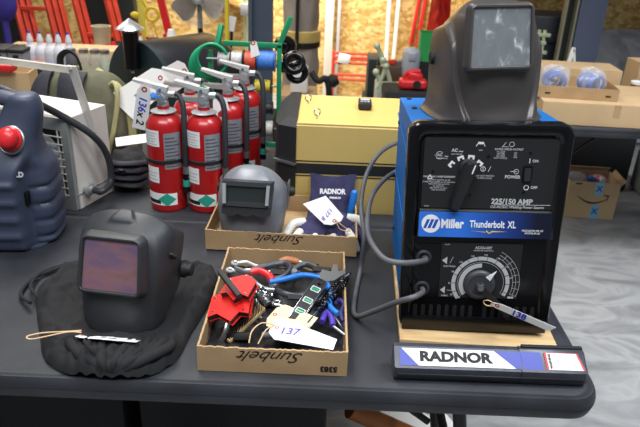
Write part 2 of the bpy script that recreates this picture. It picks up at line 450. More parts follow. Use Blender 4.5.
# round emblem: white disc with three slanted bars
b = B(); b.prism([(.0185*math.cos(t*PI/20), .0185*math.sin(t*PI/20)) for t in range(40)], .0005, .0009)
o = b.done('emblem_disc', 'white', wd); on_label(o, -.103, .001, 0)
b = B()
for k in (-1, 0, 1):
    x = k*.0085
    b.prism([(x-.0065, -.009), (x-.0005, -.009), (x+.0065, .009), (x+.0005, .009)], .0009, .0012)
o = b.done('emblem_bars', 'bluel', wd); on_label(o, -.103, .001, 0)
b = B(); zz = [(-.035, -.012), (-.006, -.0135), (-.004, -.010), (.002, -.0155), (.006, -.011), (.036, -.0125), (.008, -.0135), (.001, -.0175), (-.005, -.0125), (-.006, -.0145)]
b.prism(zz, .0006, .0010); o = b.done('lightning_flash', 'yellow', wd); on_label(o, .012, 0, 0)
# upper control plate print
o = texts('plate_print', [
    ('225/150 AMP', .0145, .053, .287, 'CENTER', .0005), ('CC-AC/DC Welding Power Source', .0072, .064, .276, 'CENTER', .0001, .2),
    ('POWER', .0085, .049, .337, 'CENTER', .0003), ('ON', .0072, .089, .369, 'CENTER', .0002), ('OFF', .0072, .0925, .3165, 'CENTER', .0002),
    ('AC', .0085, -.066, .3875, 'CENTER', .0003), ('~', .014, -.054, .386, 'CENTER', .0003), ('AC', .0075, -.094, .378, 'CENTER', .0002), ('~', .012, -.081, .376, 'CENTER', .0002),
    ('LOW RANGE', .0036, -.062, .380, 'CENTER', 0), ('LOW RANGE', .0036, -.089, .3715, 'CENTER', 0),
    ('RATED WELD OUTPUT', .0052, .037, .391, 'CENTER', .0001), ('AC 225A\n25V 20%\nDC 150A\nDUTY CYCLE', .0042, .022, .380, 'CENTER', 0), ('AC\nDC\n20%', .0042, .05, .380, 'CENTER', 0),
    ('WARNING / AVERTISSEMENT', .0048, -.092, .335, 'CENTER', .0001), ('ELECTRIC SHOCK can kill.\nFUMES AND GASES can be hazardous.\nWELDING can cause fire\nor explosion.\nARC RAYS can burn.\nRead the manual.', .0040, -.092, .3185, 'CENTER', 0),
    ('DO NOT SWITCH\nUNDER LOAD', .0045, -.0045, .336, 'CENTER', 0), ('S-0174', .0035, -.113, .275, 'CENTER', 0), ('FAN', .004, -.017, .3885, 'CENTER', 0)], 'greyp', wd)
on_front(o, 0, 0, -.0052)
b = B()
def seg2(b, x0, z0, x1, z1, w, d=.0):
    v = Vector((x1-x0, z1-z0)); L = v.length; n = Vector((-v.y, v.x))/L*w/2
    b.prism([(x0-n.x, z0-n.y), (x1-n.x, z1-n.y), (x1+n.x, z1+n.y), (x0+n.x, z0+n.y)], d, d+.0004)
def arc2(b, cx, cz, r, w, a0, a1, d=.0, n=24):
    o_ = [(cx+(r+w/2)*math.cos(R(a0+(a1-a0)*i/n)), cz+(r+w/2)*math.sin(R(a0+(a1-a0)*i/n))) for i in range(n+1)]
    i_ = [(cx+(r-w/2)*math.cos(R(a0+(a1-a0)*i/n)), cz+(r-w/2)*math.sin(R(a0+(a1-a0)*i/n))) for i in range(n+1)]
    for a, c, e, f in zip(o_, o_[1:], i_[1:], i_): b.prism([a, c, e, f][::-1], d, d+.0004)
seg2(b, .019, .2805, .128, .2815, .0006)
arc2(b, .0775, .3165, .0045, .0013, 0, 360); seg2(b, .0785, .365, .0785, .374, .0013)
arc2(b, .055, .348, .0045, .0007, 0, 360); seg2(b, .043, .348, .056, .348, .0006); arc2(b, .041, .401, .0045, .0007, 0, 360); seg2(b, .024, .396, .03, .405, .0007); seg2(b, .022, .396, .036, .396, .0007)
arc2(b, -.009, .352, .0045, .0009, 0, 360); seg2(b, -.009, .3485, -.009, .3555, .001); seg2(b, .001, .347, .0055, .357, .0007)
seg2(b, -.026, .396, -.023, .402, .0012); seg2(b, -.012, .402, -.009, .396, .0012); seg2(b, -.023, .4025, -.012, .4025, .0045); arc2(b, -.0875, .378, .0, .0, 0, 1) if 0 else None
seg2(b, -.104, .378, -.104, .3785, .0007); arc2(b, -.094, .3775, .0072, .0006, 40, 320)
seg2(b, -.1145, .331, -.110, .339, .0012); seg2(b, -.110, .339, -.1055, .331, .0012); seg2(b, -.1145, .331, -.1055, .331, .0012)
for x, z, a in ((-.0705, .3605, 142), (-.0535, .3725, 112), (-.0335, .3745, 85), (-.0165, .3635, 52)):
    c, s_ = math.cos(R(a-90)), math.sin(R(a-90))
    for dx, w_, z0, z1 in ((0, .0125, 0, .0042), (-.0045, .0036, -.0042, 0), (.0045, .0036, -.0042, 0)):
        q = [(dx-w_/2, z0), (dx+w_/2, z0), (dx+w_/2, z1), (dx-w_/2, z1)]
        b.prism([(x+c*u-s_*v, z+s_*u+c*v) for u, v in q], 0, .0005)
o = b.done('plate_symbols', 'white', wd); on_front(o, 0, 0, -.0052)
for x, z in ((-.105, .345), (.078, .3845), (.074, .3065), (-.001, .377), (-.03, .299)): B().lathe([(.0028, -.006), (.0028, -.004), (.001, -.0035), (0, -.0035)], 10, onf(x, z), FR).done('panel_screw', 'blkg', wd)
# range switch knob
kn = Matrix.Translation((0, 0, 0))
b = B(); k0 = fp @ Matrix.Translation((-.0367, .3531, -.0055)) @ Matrix.Rotation(R(-17.7), 4, 'Z')
b.T = k0; b.lathe([(.019, 0), (.019, .003), (.015, .006), (.0, .006)], 24)
outl = [(-.011, .012), (-.006, .017), (.006, .017), (.011, .012), (.0125, -.01), (.0115, -.075), (.008, -.082), (-.008, -.082), (-.0115, -.075), (-.0125, -.01)]
b.rings([[(x, y, .004) for x, y in outl], [(x, y, .017) for x, y in outl], [(x*.7, y*.97, .024+(.004 if y > 0 else 0)) for x, y in outl]])
kb = b.done('range_switch', 'blkm', wd, 30)
b = B(); b.T = k0; b.box((.003, .006, .0285), (.0022, .017, .002)); b.done('pointer_mark', 'white', kb)
# power rocker
b = B(); b.frame(rr(.0675, .0845, .328, .360, .002, 2), rr(.0695, .0825, .331, .357, .001, 2), -.0055, -.001, fp)
sw = b.done('power_switch', 'blkg', wd, 30)
b = B(); b.T = fp @ Matrix.Translation((.076, .344, -.003)); b.rings([[(-.006, -.0125, 0), (.006, -.0125, 0), (.006, 0, 0), (.006, .0125, 0), (-.006, .0125, 0), (-.006, 0, 0)], [(-.006, -.0125, .006), (.006, -.0125, .006), (.006, 0, .002), (.006, .0125, .003), (-.006, .0125, .003), (-.006, 0, .002)]])
b.done('rocker', 'blkm', sw)
# lower dial plate
plate('dial_plate', -.0765, .0855, .0775, .198, -.0085, .003, 'blkm', .001)
b = B()
CX, CZ = .0075, .1105
arc2(b, CX, CZ, .0555, .008, -28, 218, n=48); arc2(b, CX, CZ, .040, .009, 90, 218, n=30); arc2(b, CX, CZ, .0475, .0006, -28, 218)
b.prism([(-.074, .16), (-.064, .168), (-.064, .152)], 0, .0004); b.prism([(-.074, .094), (-.064, .102), (-.064, .086)], 0, .0004)
seg2(b, -.058, .154, -.052, .168, .0008); seg2(b, -.06, .0935, -.044, .0935, .0008); seg2(b, -.04, .078, -.032, .078, .004)
o = b.done('dial_scale', 'greyp', wd); on_front(o, 0, 0, -.0052)
b = B()
arc2(b, CX, CZ, .072, .0007, -20, 62, n=30); arc2(b, CX, CZ, .0795, .0007, -20, 62, n=30); arc2(b, CX, CZ, .066, .0007, -20, 62, n=30)
for a in range(-20, 63, 12):
    seg2(b, CX+.066*math.cos(R(a)), CZ+.066*math.sin(R(a)), CX+.0795*math.cos(R(a)), CZ+.0795*math.sin(R(a)), .0006)
seg2(b, .066, .0805, .078, .0805, .004)
o = b.done('dial_lines', 'greyp', wd); on_front(o, 0, 0, -.0052)
b = B()
for a in range(-20, 215, 20):
    seg2(b, CX+.0515*math.cos(R(a)), CZ+.0515*math.sin(R(a)), CX+.060*math.cos(R(a)), CZ+.060*math.sin(R(a)), .0009, .0005)
o = b.done('dial_ticks', 'ink', wd); on_front(o, 0, 0, -.0052)
its = [('ACCU-SET', .0072, .0075, .189, 'CENTER', .0002), ('AMPERAGE CONTROL', .004, .0075, .183, 'CENTER', 0), ('ELECTRODE', .0045, -.058, .147, 'CENTER', 0), ('WORK', .0045, -.064, .081, 'CENTER', 0), ('AMPS', .005, .0035, .0805, 'CENTER', 0, .3), ('S-0173', .0035, -.066, .1945, 'CENTER', 0)]
for k, a in enumerate(range(205, -10, -24)):
    its.append((str(30+k*24), .0052, CX+.0325*0+.0635*math.cos(R(a)), CZ+.0635*math.sin(R(a)), 'CENTER', 0))
o = texts('dial_print', its, 'greyp', wd); on_front(o, 0, 0, -.0048)
k1 = fp @ Matrix.Translation((CX-.0025, CZ-.001, -.0055))
b = B(); b.T = k1; b.lathe([(.032, 0), (.032, .006), (.029, .010), (.024, .0115), (.022, .010), (.009, .010), (.009, .02), (.007, .022), (0, .022)], 40)
dk = b.done('amperage_dial', mat('dial_grey', '#3c3d40', .45), wd, 35)
b = B(); b.T = k1 @ Matrix.Rotation(R(48), 4, 'Z'); b.prism([(.022, -.006), (.046, 0), (.022, .006)], .0105, .0125); b.done('dial_pointer', 'white', dk)
b = B(); b.T = k1 @ Matrix.Rotation(R(-44), 4, 'Z')
b.rings([[(x, y, z) for y, z in ((-w, .014), (w, .014), (w, .021), (-w, .021))] for x, w in ((-.008, .007), (.004, .0085), (.03, .0055), (.075, .0055), (.078, .004))])
b.lathe([(.008, 0), (.0085, .014), (.006, .018), (0, .018)], 14, (.078, 0, .012))
b.done('crank_arm', 'blkm', dk, 35)
b = B(); b.T = k1; b.lathe([(.0055, .0215), (.0055, .024), (0, .024)], 12); b.done('dial_screw', 'steel', dk)
# cable bay
plate('cable_panel', -.143, -.082, .075, .195, -.0085, .002, 'blkg', .001)
for z in (.166, .097): B().torus(onf(-.112, z, -.004), .0125, .0042, FR, 20, 8).done('grommet', 'rubber', wd)
# vents
for x0, n in ((-.127, 8), (.018, 7)):
    for k in range(n):
        B().prism(rr(x0+k*.0165, x0+k*.0165+.0085, .024+.001*k*0, .059, .004, 3), -.0075, .0024-.0+(-.0095), fp).done('vent_slot', 'ink', wd)
# two welding leads
def lead(pts, r, label):
    tag(B().tube(pts, r, 12, smooth=8).done('welding_cable', 'cable', None), label, 'cable', 'welder leads')
W = lambda x, z, d: wd.matrix_basis @ onf(x, z, d)
bpy.context.view_layer.update()
lead([W(-.112, .166, -.012), W(-.112, .166, .012), aty(402, 263, 1.07), aty(382, 257, 1.10), aty(368, 233, 1.20), aty(370, 202, 1.34), aty(380, 184, 1.46), aty(395, 172, 1.56), aty(412, 167, 1.60)], .0058, 'grey-black cable from the upper hole of the welder, looping up behind')
lead([W(-.112, .097, -.012), W(-.112, .096, .012), aty(414, 297, 1.07), aty(397, 302, 1.085), aty(374, 311, 1.13), at(356, 316, T+.008), at(354, 302, T+.008), at(360, 272, T+.008), aty(364, 238, 1.385), aty(361, 205, 1.46), aty(366, 176, 1.52), aty(378, 155, 1.56), aty(394, 144, 1.62), aty(412, 140, 1.66)], .0058, 'grey-black cable from the lower hole of the welder, trailing over the table')
# paper tag hanging from the crank
def ptag(label, pts4, th=.0006, hole=None, hr=.003, m='paper', edge=None, grp=None):
    """a card tag through four corner points (a, b, c, d), the corners at a and b clipped"""
    a, b_, c, d = [Vector(p) for p in pts4]
    n = (b_-a).cross(d-a).normalized()
    c = c-n*(c-a).dot(n)
    if n.dot(Vector((0, -.7, .75))) < 0: n = -n
    w = b_-a; l = d-a
    poly = [a+w*.25, b_-w*.25, b_+(c-b_)*.12, c, d, a+l*.12]
    bb = B(); bb.rings([[p for p in poly], [p+n*th for p in poly]])
    o = bb.done('paper_tag', m, None, 20); tag(o, label, 'tag', grp)
    cen = a+w*.5+l*.09
    bb = B()
    x = w.normalized(); y = n.cross(x)
    bb.rings([[cen+n*(s_*.0004+(th if s_ > 0 else 0))+(x*math.cos(t*PI/8)+y*math.sin(t*PI/8))*hr*q for t in range(16)] for s_, q in ((-1, 1.6), (1, 1.6), (1, .8), (-1, .8), (-1, 1.6))], cap0=False, cap1=False)
    bb.done('reinforcing_ring', 'tagring', o)
    return o, a, w, l, n
def tag_text(o, a, w, l, n, s_, size, m, u, v, off=.0003, rot=0, th=.0007, name='handwriting', shear=.15):
    """writes along l (tag length) at fractions u (length), v (width)"""
    t = text(name, s_, size, m, o, (0, 0, 0), (0, 0, 0), off=off, shear=shear)
    x = l.normalized(); z = n; y = z.cross(x)
    mtx = Matrix((x, y, z)).transposed().to_4x4() @ Matrix.Rotation(R(rot), 4, 'Z'); mtx.translation = a+w*v+l*u+n*(th+.0003)
    t.parent = o; t.matrix_local = mtx
    return t
c0 = wd.matrix_basis @ (k1 @ Matrix.Rotation(R(-44), 4, 'Z') @ Vector((.038, -.004, .027)))
c1 = Vector((.455, 1.03, .83))
dl = (c1-c0)
wv = Vector((.010, -.012, .018)).normalized()*.021
o, a, w, l, n = ptag('narrow white tag tied to the welder dial crank, seen edge on', [c0-wv/2, c0+wv/2, c1+wv/2, c1-wv/2])
tag_text(o, a, w, l, n, '138', .02, 'inkb', .45, .5, off=.0006)
b = B(); b.tube([c0+Vector((.004, -.002, 0)), c0+Vector((-.008, 0, .006)), c0+Vector((-.016, .006, .0)), c0+Vector((-.010, .004, -.008)), c0+Vector((.006, -.002, -.006))], .0011, 6, smooth=5); b.done('string', 'string', o)
# ------------------------------------------------------------------ welding helmets
def shell(tab, disp=None, e=.09, nu=81, nv=61, th=.0035, taper=.04, slant=None, T_=None):
    """tab rows: z, half width, y of the front, y where the sides begin, squareness"""
    b = B()
    def f(u, v):
        z, a, yf, yb, n = cr(tab, v)
        a = max(a, .0005)
        s = u*2-1; q = abs(s)
        if q < .72:
            th_ = q/.72*PI/2
            x = a*spow(math.sin(th_), 2/n); y = yb-(yb-yf)*spow(math.cos(th_), 2/n)
        else:
            k = (q-.72)/.28; x = a*(1-taper*k*k*2); y = yb+k*e
        x = math.copysign(x, s) if s else 0
        p = Vector((x, y, z))
        if slant: p.z += slant(s, v, p)
        if disp:
            o = Vector((x/(a+.01), -(1 if q < .72 else .2)*math.cos(min(q/.72, 1)*PI/2), .25+.9*v*v)).normalized()
            p += o*disp(s, v, p)
        return p
    b.grid(f, nu, nv)
    bmesh.ops.recalc_face_normals(b.b, faces=b.b.faces[:])
    bmesh.ops.solidify(b.b, geom=b.b.faces[:], thickness=th)
    return b
def window(par, c, w, h, tilt, rz=0, fw_=.012, dep=.012, fm='helm', lm='lensr', top=1.0, r=.01, lift=.0):
    """lens frame with its cartridge: c centre, tilt back in degrees"""
    m = Matrix.Translation(c) @ Matrix.Rotation(R(rz), 4, 'Z') @ Matrix.Rotation(R(90-tilt), 4, 'X')
    tp = lambda pts: [(x*(1+(top-1)*(y/h+.5)), y) for x, y in pts]
    o_ = tp(rrect(w+2*fw_, h+2*fw_, r+fw_*.6, 5)); i_ = tp(rrect(w, h, r*.5, 5)); o2 = tp(rrect(w+2*fw_+dep*1.0, h+2*fw_+dep*1.0, r+fw_, 5)); o3 = tp(rrect(w+2*fw_-.006, h+2*fw_-.006, r+fw_*.5, 5))
    b = B()
    Q = lambda l, z: [m @ Vector((x, y, z)) for x, y in l]
    b.rings([Q(o2, -dep-.012), Q(o_, -.003), Q(o3, 0), Q(tp(rrect(w+.004, h+.004, r*.6, 5)), 0), Q(i_, -.003), Q(i_, -dep)], cap0=False, cap1=False)
    f_ = b.done('lens_frame', fm, par, 40)
    b = B(); b.prism(i_, -dep*.6-.003, -dep*.6, m); l_ = b.done('lens', lm, par, 30)
    return f_, l_, m

# left: black auto-darkening style helmet on its cloth bag
h1 = thing('welding_helmet', 'matt black welding helmet with mirrored pink lens, on a black cloth bag', 'helmet', (-.388, 1.195, T+.006), (0, 0, -8))
tab = [(.0, .084, -.132, .0, 2.8), (.012, .087, -.138, .0, 3.0), (.06, .089, -.128, .003, 3.2), (.12, .096, -.114, .006, 3.2), (.165, .097, -.098, .006, 2.9), (.195, .089, -.080, .004, 2.6), (.215, .073, -.055, .002, 2.3), (.228, .048, -.030, .0, 2.1), (.233, .0, -.006, .0, 2.0)]
def d1(s, v, p):
    q = abs(s); d = 0
    # raised centre bump on the crown, and a shoulder that sweeps back along each side
    line = .30+.30*sst(.95, .35, q)+.12*q
    d += .003*sst(.34, .40, q)*(1-sst(.5, .8, v))
    d += .006*sst(.74, .80, v)*(1-sst(.13, .17, q))
    d -= .004*sst(.0, .12, v)*0
    return d
b = shell(tab, d1, e=.070, taper=.13, slant=lambda s, v, p: -.85*max(0, p.y+.02)*sst(.15, .75, v)+.085*(1-v)**1.5*sst(.40, 1, abs(s)))
b.done('shell', 'helm', h1, 60)
fr, le, mt_ = window(h1, (0, -.120, .155), .116, .101, 18, fw_=.008, dep=.012, fm='helm', lm='lensr', top=.95, r=.012)
o = text('lettering', 'VIKING', .008, 'white', h1, (0, 0, 0)); o.matrix_local = mt_ @ Matrix.Translation((-.034, -.052, -.0115)) 
le['label'] = 'mirrored pink lens'
for s_ in (-1, 1):
    b = B(); b.lathe([(.019, 0), (.019, .006), (.014, .012), (.014, .02), (.011, .022), (0, .022)], 20, (s_*.096, .018, .085), (0, 90*s_, 0)); b.done('pivot_knob', 'blkm', h1, 40)
# small vents on the temple
for k in range(3): B().box((.1015, -.052+.008*k, .155-.006*k), (.006, .004, .012), (20, 0, 0), bev=.001).done('temple_vent', 'blkm', h1)
b = B(); b.tube([(-.09, .02, .085), (-.075, .05, .085), (0, .065, .085), (.075, .05, .085), (.09, .02, .085)], .008, 8, smooth=6, flat=.5); b.done('headband', 'blkm', h1)
0 and text('lettering', 'AUTO-DARKENING', .0085, 'greyp', h1, (.1005, .0, .060), (90-4, -38, 86), off=0)

# middle: silver grey helmet in the tray
h2 = thing('welding_helmet', 'silver-grey welding helmet with small dark window, standing in a cardboard tray', 'helmet', (-.180, 1.55, T+.0105), (-3, 0, -3))
h2.scale = (.98, .97, 1.04)
tab = [(.0, .080, -.088, .0, 2.3), (.03, .086, -.092, .0, 2.4), (.08, .092, -.092, .0, 2.4), (.118, .090, -.086, .005, 2.3), (.146, .079, -.070, .008, 2.2), (.167, .060, -.048, .01, 2.1), (.180, .034, -.022, .01, 2.0), (.184, .0, .0, .012, 2.0)]
def d2(s, v, p):
    q = abs(s)
    return .002*sst(.5, .55, v)*(1-sst(.34, .42, q))*(1-sst(.80, .9, v))
b = shell(tab, d2, e=.07, slant=lambda s, v, p: -.5*max(0, p.y)*sst(.2, .8, v)); b.done('shell', 'helm2', h2, 60)
m = Matrix.Translation((0, -.1, .138)) @ Matrix.Rotation(R(90-16), 4, 'X')
b = B(); Q = lambda l, z: [m @ Vector((x, y, z)) for x, y in l]
oo = [(-.062, .030), (.062, .030), (.058, -.030), (-.058, -.030)]
ii = [(-.050, .019), (.050, .019), (.048, -.019), (-.048, -.019)]
b.rings([Q([(x*1.08, y*1.15) for x, y in oo], -.028), Q(oo, .003), Q(oo, .006), Q(ii, .006), Q(ii, -.004)], cap0=False, cap1=False); b.done('lens_frame', 'helm', h2, 30)
b = B(); b.prism(ii, -.004, -.001, m); b.done('lens', 'lensd', h2)
b = B(); sc_ = [(-.062, -.030)]+[(-.062+.124*i/24, -.048-.006*abs(math.sin(i/24*PI*3))) for i in range(25)]+[(.062, -.030)]
b.prism(sc_, -.022, .0015, m); b.done('frame_skirt', 'blkm', h2, 30)
for s_ in (-1, 1):
    b = B(); b.prism([(-.004+s_*.054, -.024), (.004+s_*.054, -.024), (.004+s_*.056, .024), (-.004+s_*.056, .024)], .006, .012, m); b.done('side_clip', 'alu', h2, 30)
    b = B(); b.box((s_*.093, .04, .10), (.004, .03, .07), (0, 0, 0), bev=.002); b.done('hinge_strip', 'steel', h2)
    b = B(); b.lathe([(.013, 0), (.013, .008), (.010, .014), (0, .014)], 16, (s_*.094, .055, .10), (0, 90*s_, 0)); b.done('pivot_knob', 'blkm', h2)
b = B(); b.tube([(-.088, .06, .10), (-.08, .09, .11), (0, .11, .11), (.08, .09, .11), (.088, .06, .10)], .007, 8, smooth=6, flat=.5); b.done('headband', 'blkm', h2)

# right: dark helmet on top of the welder
h3 = thing('welding_helmet', 'dark bronze welding helmet with big scratched clear window, on top of the welder', 'helmet', (.325, 1.268, WZ+.422), (-5.5, -2.6, 6))
h3.scale = (.93, .95, 1)
tab = [(.0, .110, -.102, .02, 2.2), (.010, .100, -.100, .02, 2.3), (.035, .093, -.094, .02, 2.6), (.08, .092, -.096, .02, 2.8), (.14, .089, -.098, .02, 3.1), (.19, .079, -.088, .02, 3.1), (.213, .062, -.066, .025, 3.0), (.225, .040, -.03, .03, 2.6), (.227, .0, .01, .035, 2.3)]
def d3(s, v, p):
    q = abs(s)
    # swooping shoulder: outside a curve from the temple down to the chin the shell is stepped in
    c = .56-.30*sst(.62, .05, v)
    arch = 1-sst(.56, .62, v+.45*max(0, .72-q))
    return .011*sst(c, c+.03, q)*arch
b = shell(tab, d3, e=.095, nu=161, nv=101, taper=.02, slant=lambda s, v, p: -2.4*max(0, p.y)**1.5*sst(.45, 1, v)); b.done('shell', 'helm3', h3, 60)
fr, le, mt_ = window(h3, (-.014, -.1075, .162), .118, .101, 6, fw_=.008, dep=.008, fm='helm3', lm='lensfilm', top=.94, r=.006)
le['label'] = 'clear window with scratched film'
for s_ in (-1, 1):
    b = B(); b.lathe([(.016, 0), (.016, .006), (.012, .01), (.012, .016), (0, .017)], 20, (s_*.092, .07, .11), (0, 90*s_, 0)); b.done('pivot_knob', 'blkm', h3, 40)
b = B(); b.tube([(-.085, .08, .11), (-.08, .12, .13), (0, .14, .14), (.08, .12, .13), (.085, .08, .11)], .007, 8, smooth=6, flat=.5); b.done('headband', 'blkm', h3)

# ------------------------------------------------------------------ cloth bag under the left helmet
def fbm(x, y, z=0, s=1): return noise.noise(Vector((x*s, y*s, z)))
outline = [(-.60, 1.30), (-.625, 1.22), (-.595, 1.14), (-.555, 1.06), (-.515, .985), (-.465, .948), (-.42, .934), (-.35, .932), (-.295, .955), (-.265, 1.0), (-.255, 1.08), (-.24, 1.18), (-.232, 1.27), (-.245, 1.335), (-.285, 1.36), (-.33, 1.335), (-.40, 1.36), (-.50, 1.35), (-.565, 1.34)]
def bagf(u, v):
    n = len(outline); x = u*n; i = int(x) % n; f = x-int(x)
    p = [Vector((*outline[(i+k) % n], 0)) for k in (-1, 0, 1, 2)]
    q = .5*((2*p[1])+(p[2]-p[0])*f+(2*p[0]-5*p[1]+4*p[2]-p[3])*f*f+(-p[0]+3*p[1]-3*p[2]+p[3])*f**3)
    c = Vector((-.40, 1.15, 0)); k = 1-v
    p = c+(q-c)*(k if v > .12 else (1-.03*(1-math.sqrt(max(0, 1-(1-v/.12)**2)))*0-.12*v/.12*.6+.0))
    p = c+(q-c)*(1-v*.98)
    h = .030*math.sqrt(min(1, v/.13))
    edge = math.exp(-((v-.10)/.10)**2)
    ang = u*2*PI
    h += edge*(.008*fbm(math.cos(ang)*5, math.sin(ang)*5, v*3)+.004*math.sin(ang*23+6*fbm(p.x, p.y, 0, 9)))
    rg = 1-abs(fbm(p.x+.02*fbm(p.x, p.y, 3, 12), p.y, 1.3, 17))*2
    h += .014*fbm(p.x, p.y, .3, 13)*min(1, v*6)+.012*max(0, rg)**3*min(1, v*8)+.005*(1-abs(fbm(p.x, p.y, 5.3, 40)))**3
    # gathered mouth at the front
    g = math.exp(-((p.x+.385)**2)/.0035)*math.exp(-((p.y-.955)**2)/.0022)
    h += .016*g + .006*g*math.sin((p.x+.385)*260+fbm(p.x, p.y, 0, 30)*2)
    under = math.exp(-(((p.x+.388)/.12)**4)-(((p.y-1.175)/.135)**6))
    h = h*(1-under)+.006*under
    return Vector((p.x, p.y, T+.0015+max(h, 0)))
b = B(); b.grid(bagf, 220, 46, cu=True)
bag = b.done('cloth_bag', 'bagc', None, 80)
tag(bag, 'crumpled black cloth drawstring bag lying under the black helmet', 'bag')
b = B(); b.tube([(-.60, 1.17, T+.02), (-.64, 1.22, T+.018), (-.645, 1.29, T+.012), (-.60, 1.335, T+.012), (-.53, 1.33, T+.03), (-.47, 1.31, T+.045)], .004, 8, smooth=6); b.tube([(-.61, 1.15, T+.02), (-.655, 1.20, T+.010), (-.655, 1.27, T+.008), (-.61, 1.32, T+.012)], .004, 8, smooth=6)
b.done('drawstring', 'bagc', bag)
# folded bag mouth: gathered puckers
b = B()
for k in range(13):
    a = (k-6)/6
    x0 = -.372+a*.012; x1 = -.372+a*.095
    y1 = .985+.035*(1-abs(a))*0+.012*abs(a)
    b.tube([(x0, .938, T+.020), ((x0+x1)/2, .955-.012*(1-abs(a)), T+.034+.004*math.sin(k*2.1)), (x1, y1, T+.036+.004*math.cos(k*1.7)), (x1*.98-.0075, 1.03, T+.026)], lambda t: .0065+.004*math.sin(t*PI), 8, smooth=5, flat=.8)
b.done('gathered_mouth', 'bagc', bag, 80)
b = B(); b.rings([[(x, y+dx, z+dz) for dx, dz in ((-.004, 0), (.004, .001), (.004, .003), (-.004, .002))] for x, y, z in ((-.43, 1.0, T+.045), (-.425, .965, T+.066), (-.415, .955, T+.062), (-.40, .955, T+.04))]); b.done('drawstring_tail', 'bagc', bag, 60)
o, a, w, l, n = ptag('white tag tucked between the black helmet and its bag, seen edge on', [(-.455, .985, T+.058), (-.452, 1.025, T+.036), (-.335, 1.025, T+.034), (-.335, .985, T+.052)])
tag_text(o, a, w, l, n, 'N 138', .011, 'ink', .5, .45)
b = B(); b.tube([(-.445, 1.005, T+.055), (-.47, 1.0, T+.058), (-.53, .985, T+.050), (-.545, .995, T+.048), (-.52, 1.005, T+.05), (-.47, 1.005, T+.056), (-.447, 1.01, T+.056)], .0014, 6, smooth=6); b.done('string', 'string', o)

# ------------------------------------------------------------------ rod container in front of the welder
rc = thing('rod_container', 'long dark plastic welding-rod case with a white, blue and red-edged label', 'case', (.333, .997, T+.001), (0, 0, .6))
rc.scale = (.975, 1, 1)
def octo(hw, h, c, cz=None): return [(-hw, c), (-hw+c, 0), (hw-c, 0), (hw, c), (hw, h-c), (hw-c, h), (-hw+c, h), (-hw, h-c)]
b = B()
prof = [(-.027, .010), (-.021, .0), (.022, .0), (.026, .01), (.026, .048), (.020, .0545), (.009, .0545), (-.027, .031)]
def rcr(x, g=0): return [(x, y+(g if y > 0 else -g), z+(g if z > .02 else 0)) for y, z in prof]
b.rings([[(-.186, y*.93, .002+z*.95) for y, z in prof], rcr(-.183), rcr(.058), rcr(.058, -.0015), rcr(.0595, -.0015), rcr(.0595, .001), rcr(.183, .0015), [(.187, y*.96, .001+z*.97) for y, z in prof]])
b.done('case_body', mat('case_charcoal', '#363943', .34, noise_s=40, noise_a=.25, bump=.1, bump_s=300), rc, 30)
b = B(); b.box((-.0, -.0275, .016), (.36, .004, .007), (0, 0, 0), bev=.001); b.done('rib', 'blkm', rc)
b = B(); b.box((.125, .018, .0565), (.12, .008, .006), bev=.001); b.done('hinge_ridge', 'blkm', rc)
sl = Matrix.Translation((0, -.009, .04275+.0006)) @ Matrix.Rotation(math.atan2(.0235, .036), 4, 'X')
slw = sl @ Matrix.Translation((0, 0, .0014))
SLf = math.degrees(math.atan2(.022, .028))
def lab_(name, poly, m_, dz=0): b = B(); b.prism(poly, dz, dz+.0004, sl); o = b.done(name, m_, rc); return o
lab_('label', [(-.160, -.0155), (.02, -.0155), (-.02, .0155), (-.178, .0155)][:0] or [(-.176, -.0165), (.100, -.0165), (.100, .017), (-.176, .017)], 'navyl')
lab_('label_white_field', [(-.140, -.0165), (.048, -.0165), (.008, .017), (-.172, .017)], 'white', .0005)
o = text('lettering', 'RADNOR', .026, 'ink', rc, (0, 0, 0), off=.0014, fit=.142); o.matrix_local = sl @ Matrix.Translation((-.068, .001, .0012)) @ Matrix.Diagonal((o.scale[0], 1, 1, 1))
lab_('tape_patch', [(.062, -.0168), (.102, -.0168), (.098, .0172), (.060, .0172)], 'navyl', .0006)
lf2 = Matrix.Translation((0, 0, .0588))
b = B(); b.prism([(.108, -.0165), (.182, -.0165), (.172, .017), (.106, .017)], 0, .0004, slw); o = b.done('warning_label', 'redp', rc)
b = B(); b.prism([(.112, -.0165), (.178, -.0165), (.168, .016), (.110, .016)], .0005, .0009, slw); b.done('warning_text_panel', 'white', rc)
its = [('DANGER! This product may be hazardous', .0028, .146, .011-.0042*k, 'CENTER', 0) for k in range(6)]
o = texts('small_print', its, 'greyp', rc); o.matrix_local = slw @ Matrix.Translation((0, 0, .0013))
o = text('small_print', 'WARNING', .006, 'ink', rc, (0, 0, 0), off=.0003); o.matrix_local = slw @ Matrix.Translation((.116, 0, .0013)) @ Matrix.Rotation(R(94), 4, 'Z')
# ------------------------------------------------------------------ helpers giving real positions on a level plane or an upright plane
def slab(pts, t, name=None, m=None, par=None, ang=30, bev=0):
    """a flat piece whose outline passes through world points, thickness t upward"""
    b = B(); b.rings([[p for p in pts], [p+Vector((0, 0, t)) for p in pts]])
    return b.done(name, m, par, ang) if name else b

# ------------------------------------------------------------------ tools in the front tray
Z0 = T+.0052
def dump(name, label, cat, z=Z0, c=(240, 300)):
    p = at(c[0], c[1], z); return thing(name, label, cat, p), p
def rel(pts, o): return [Vector(p)-o for p in pts]
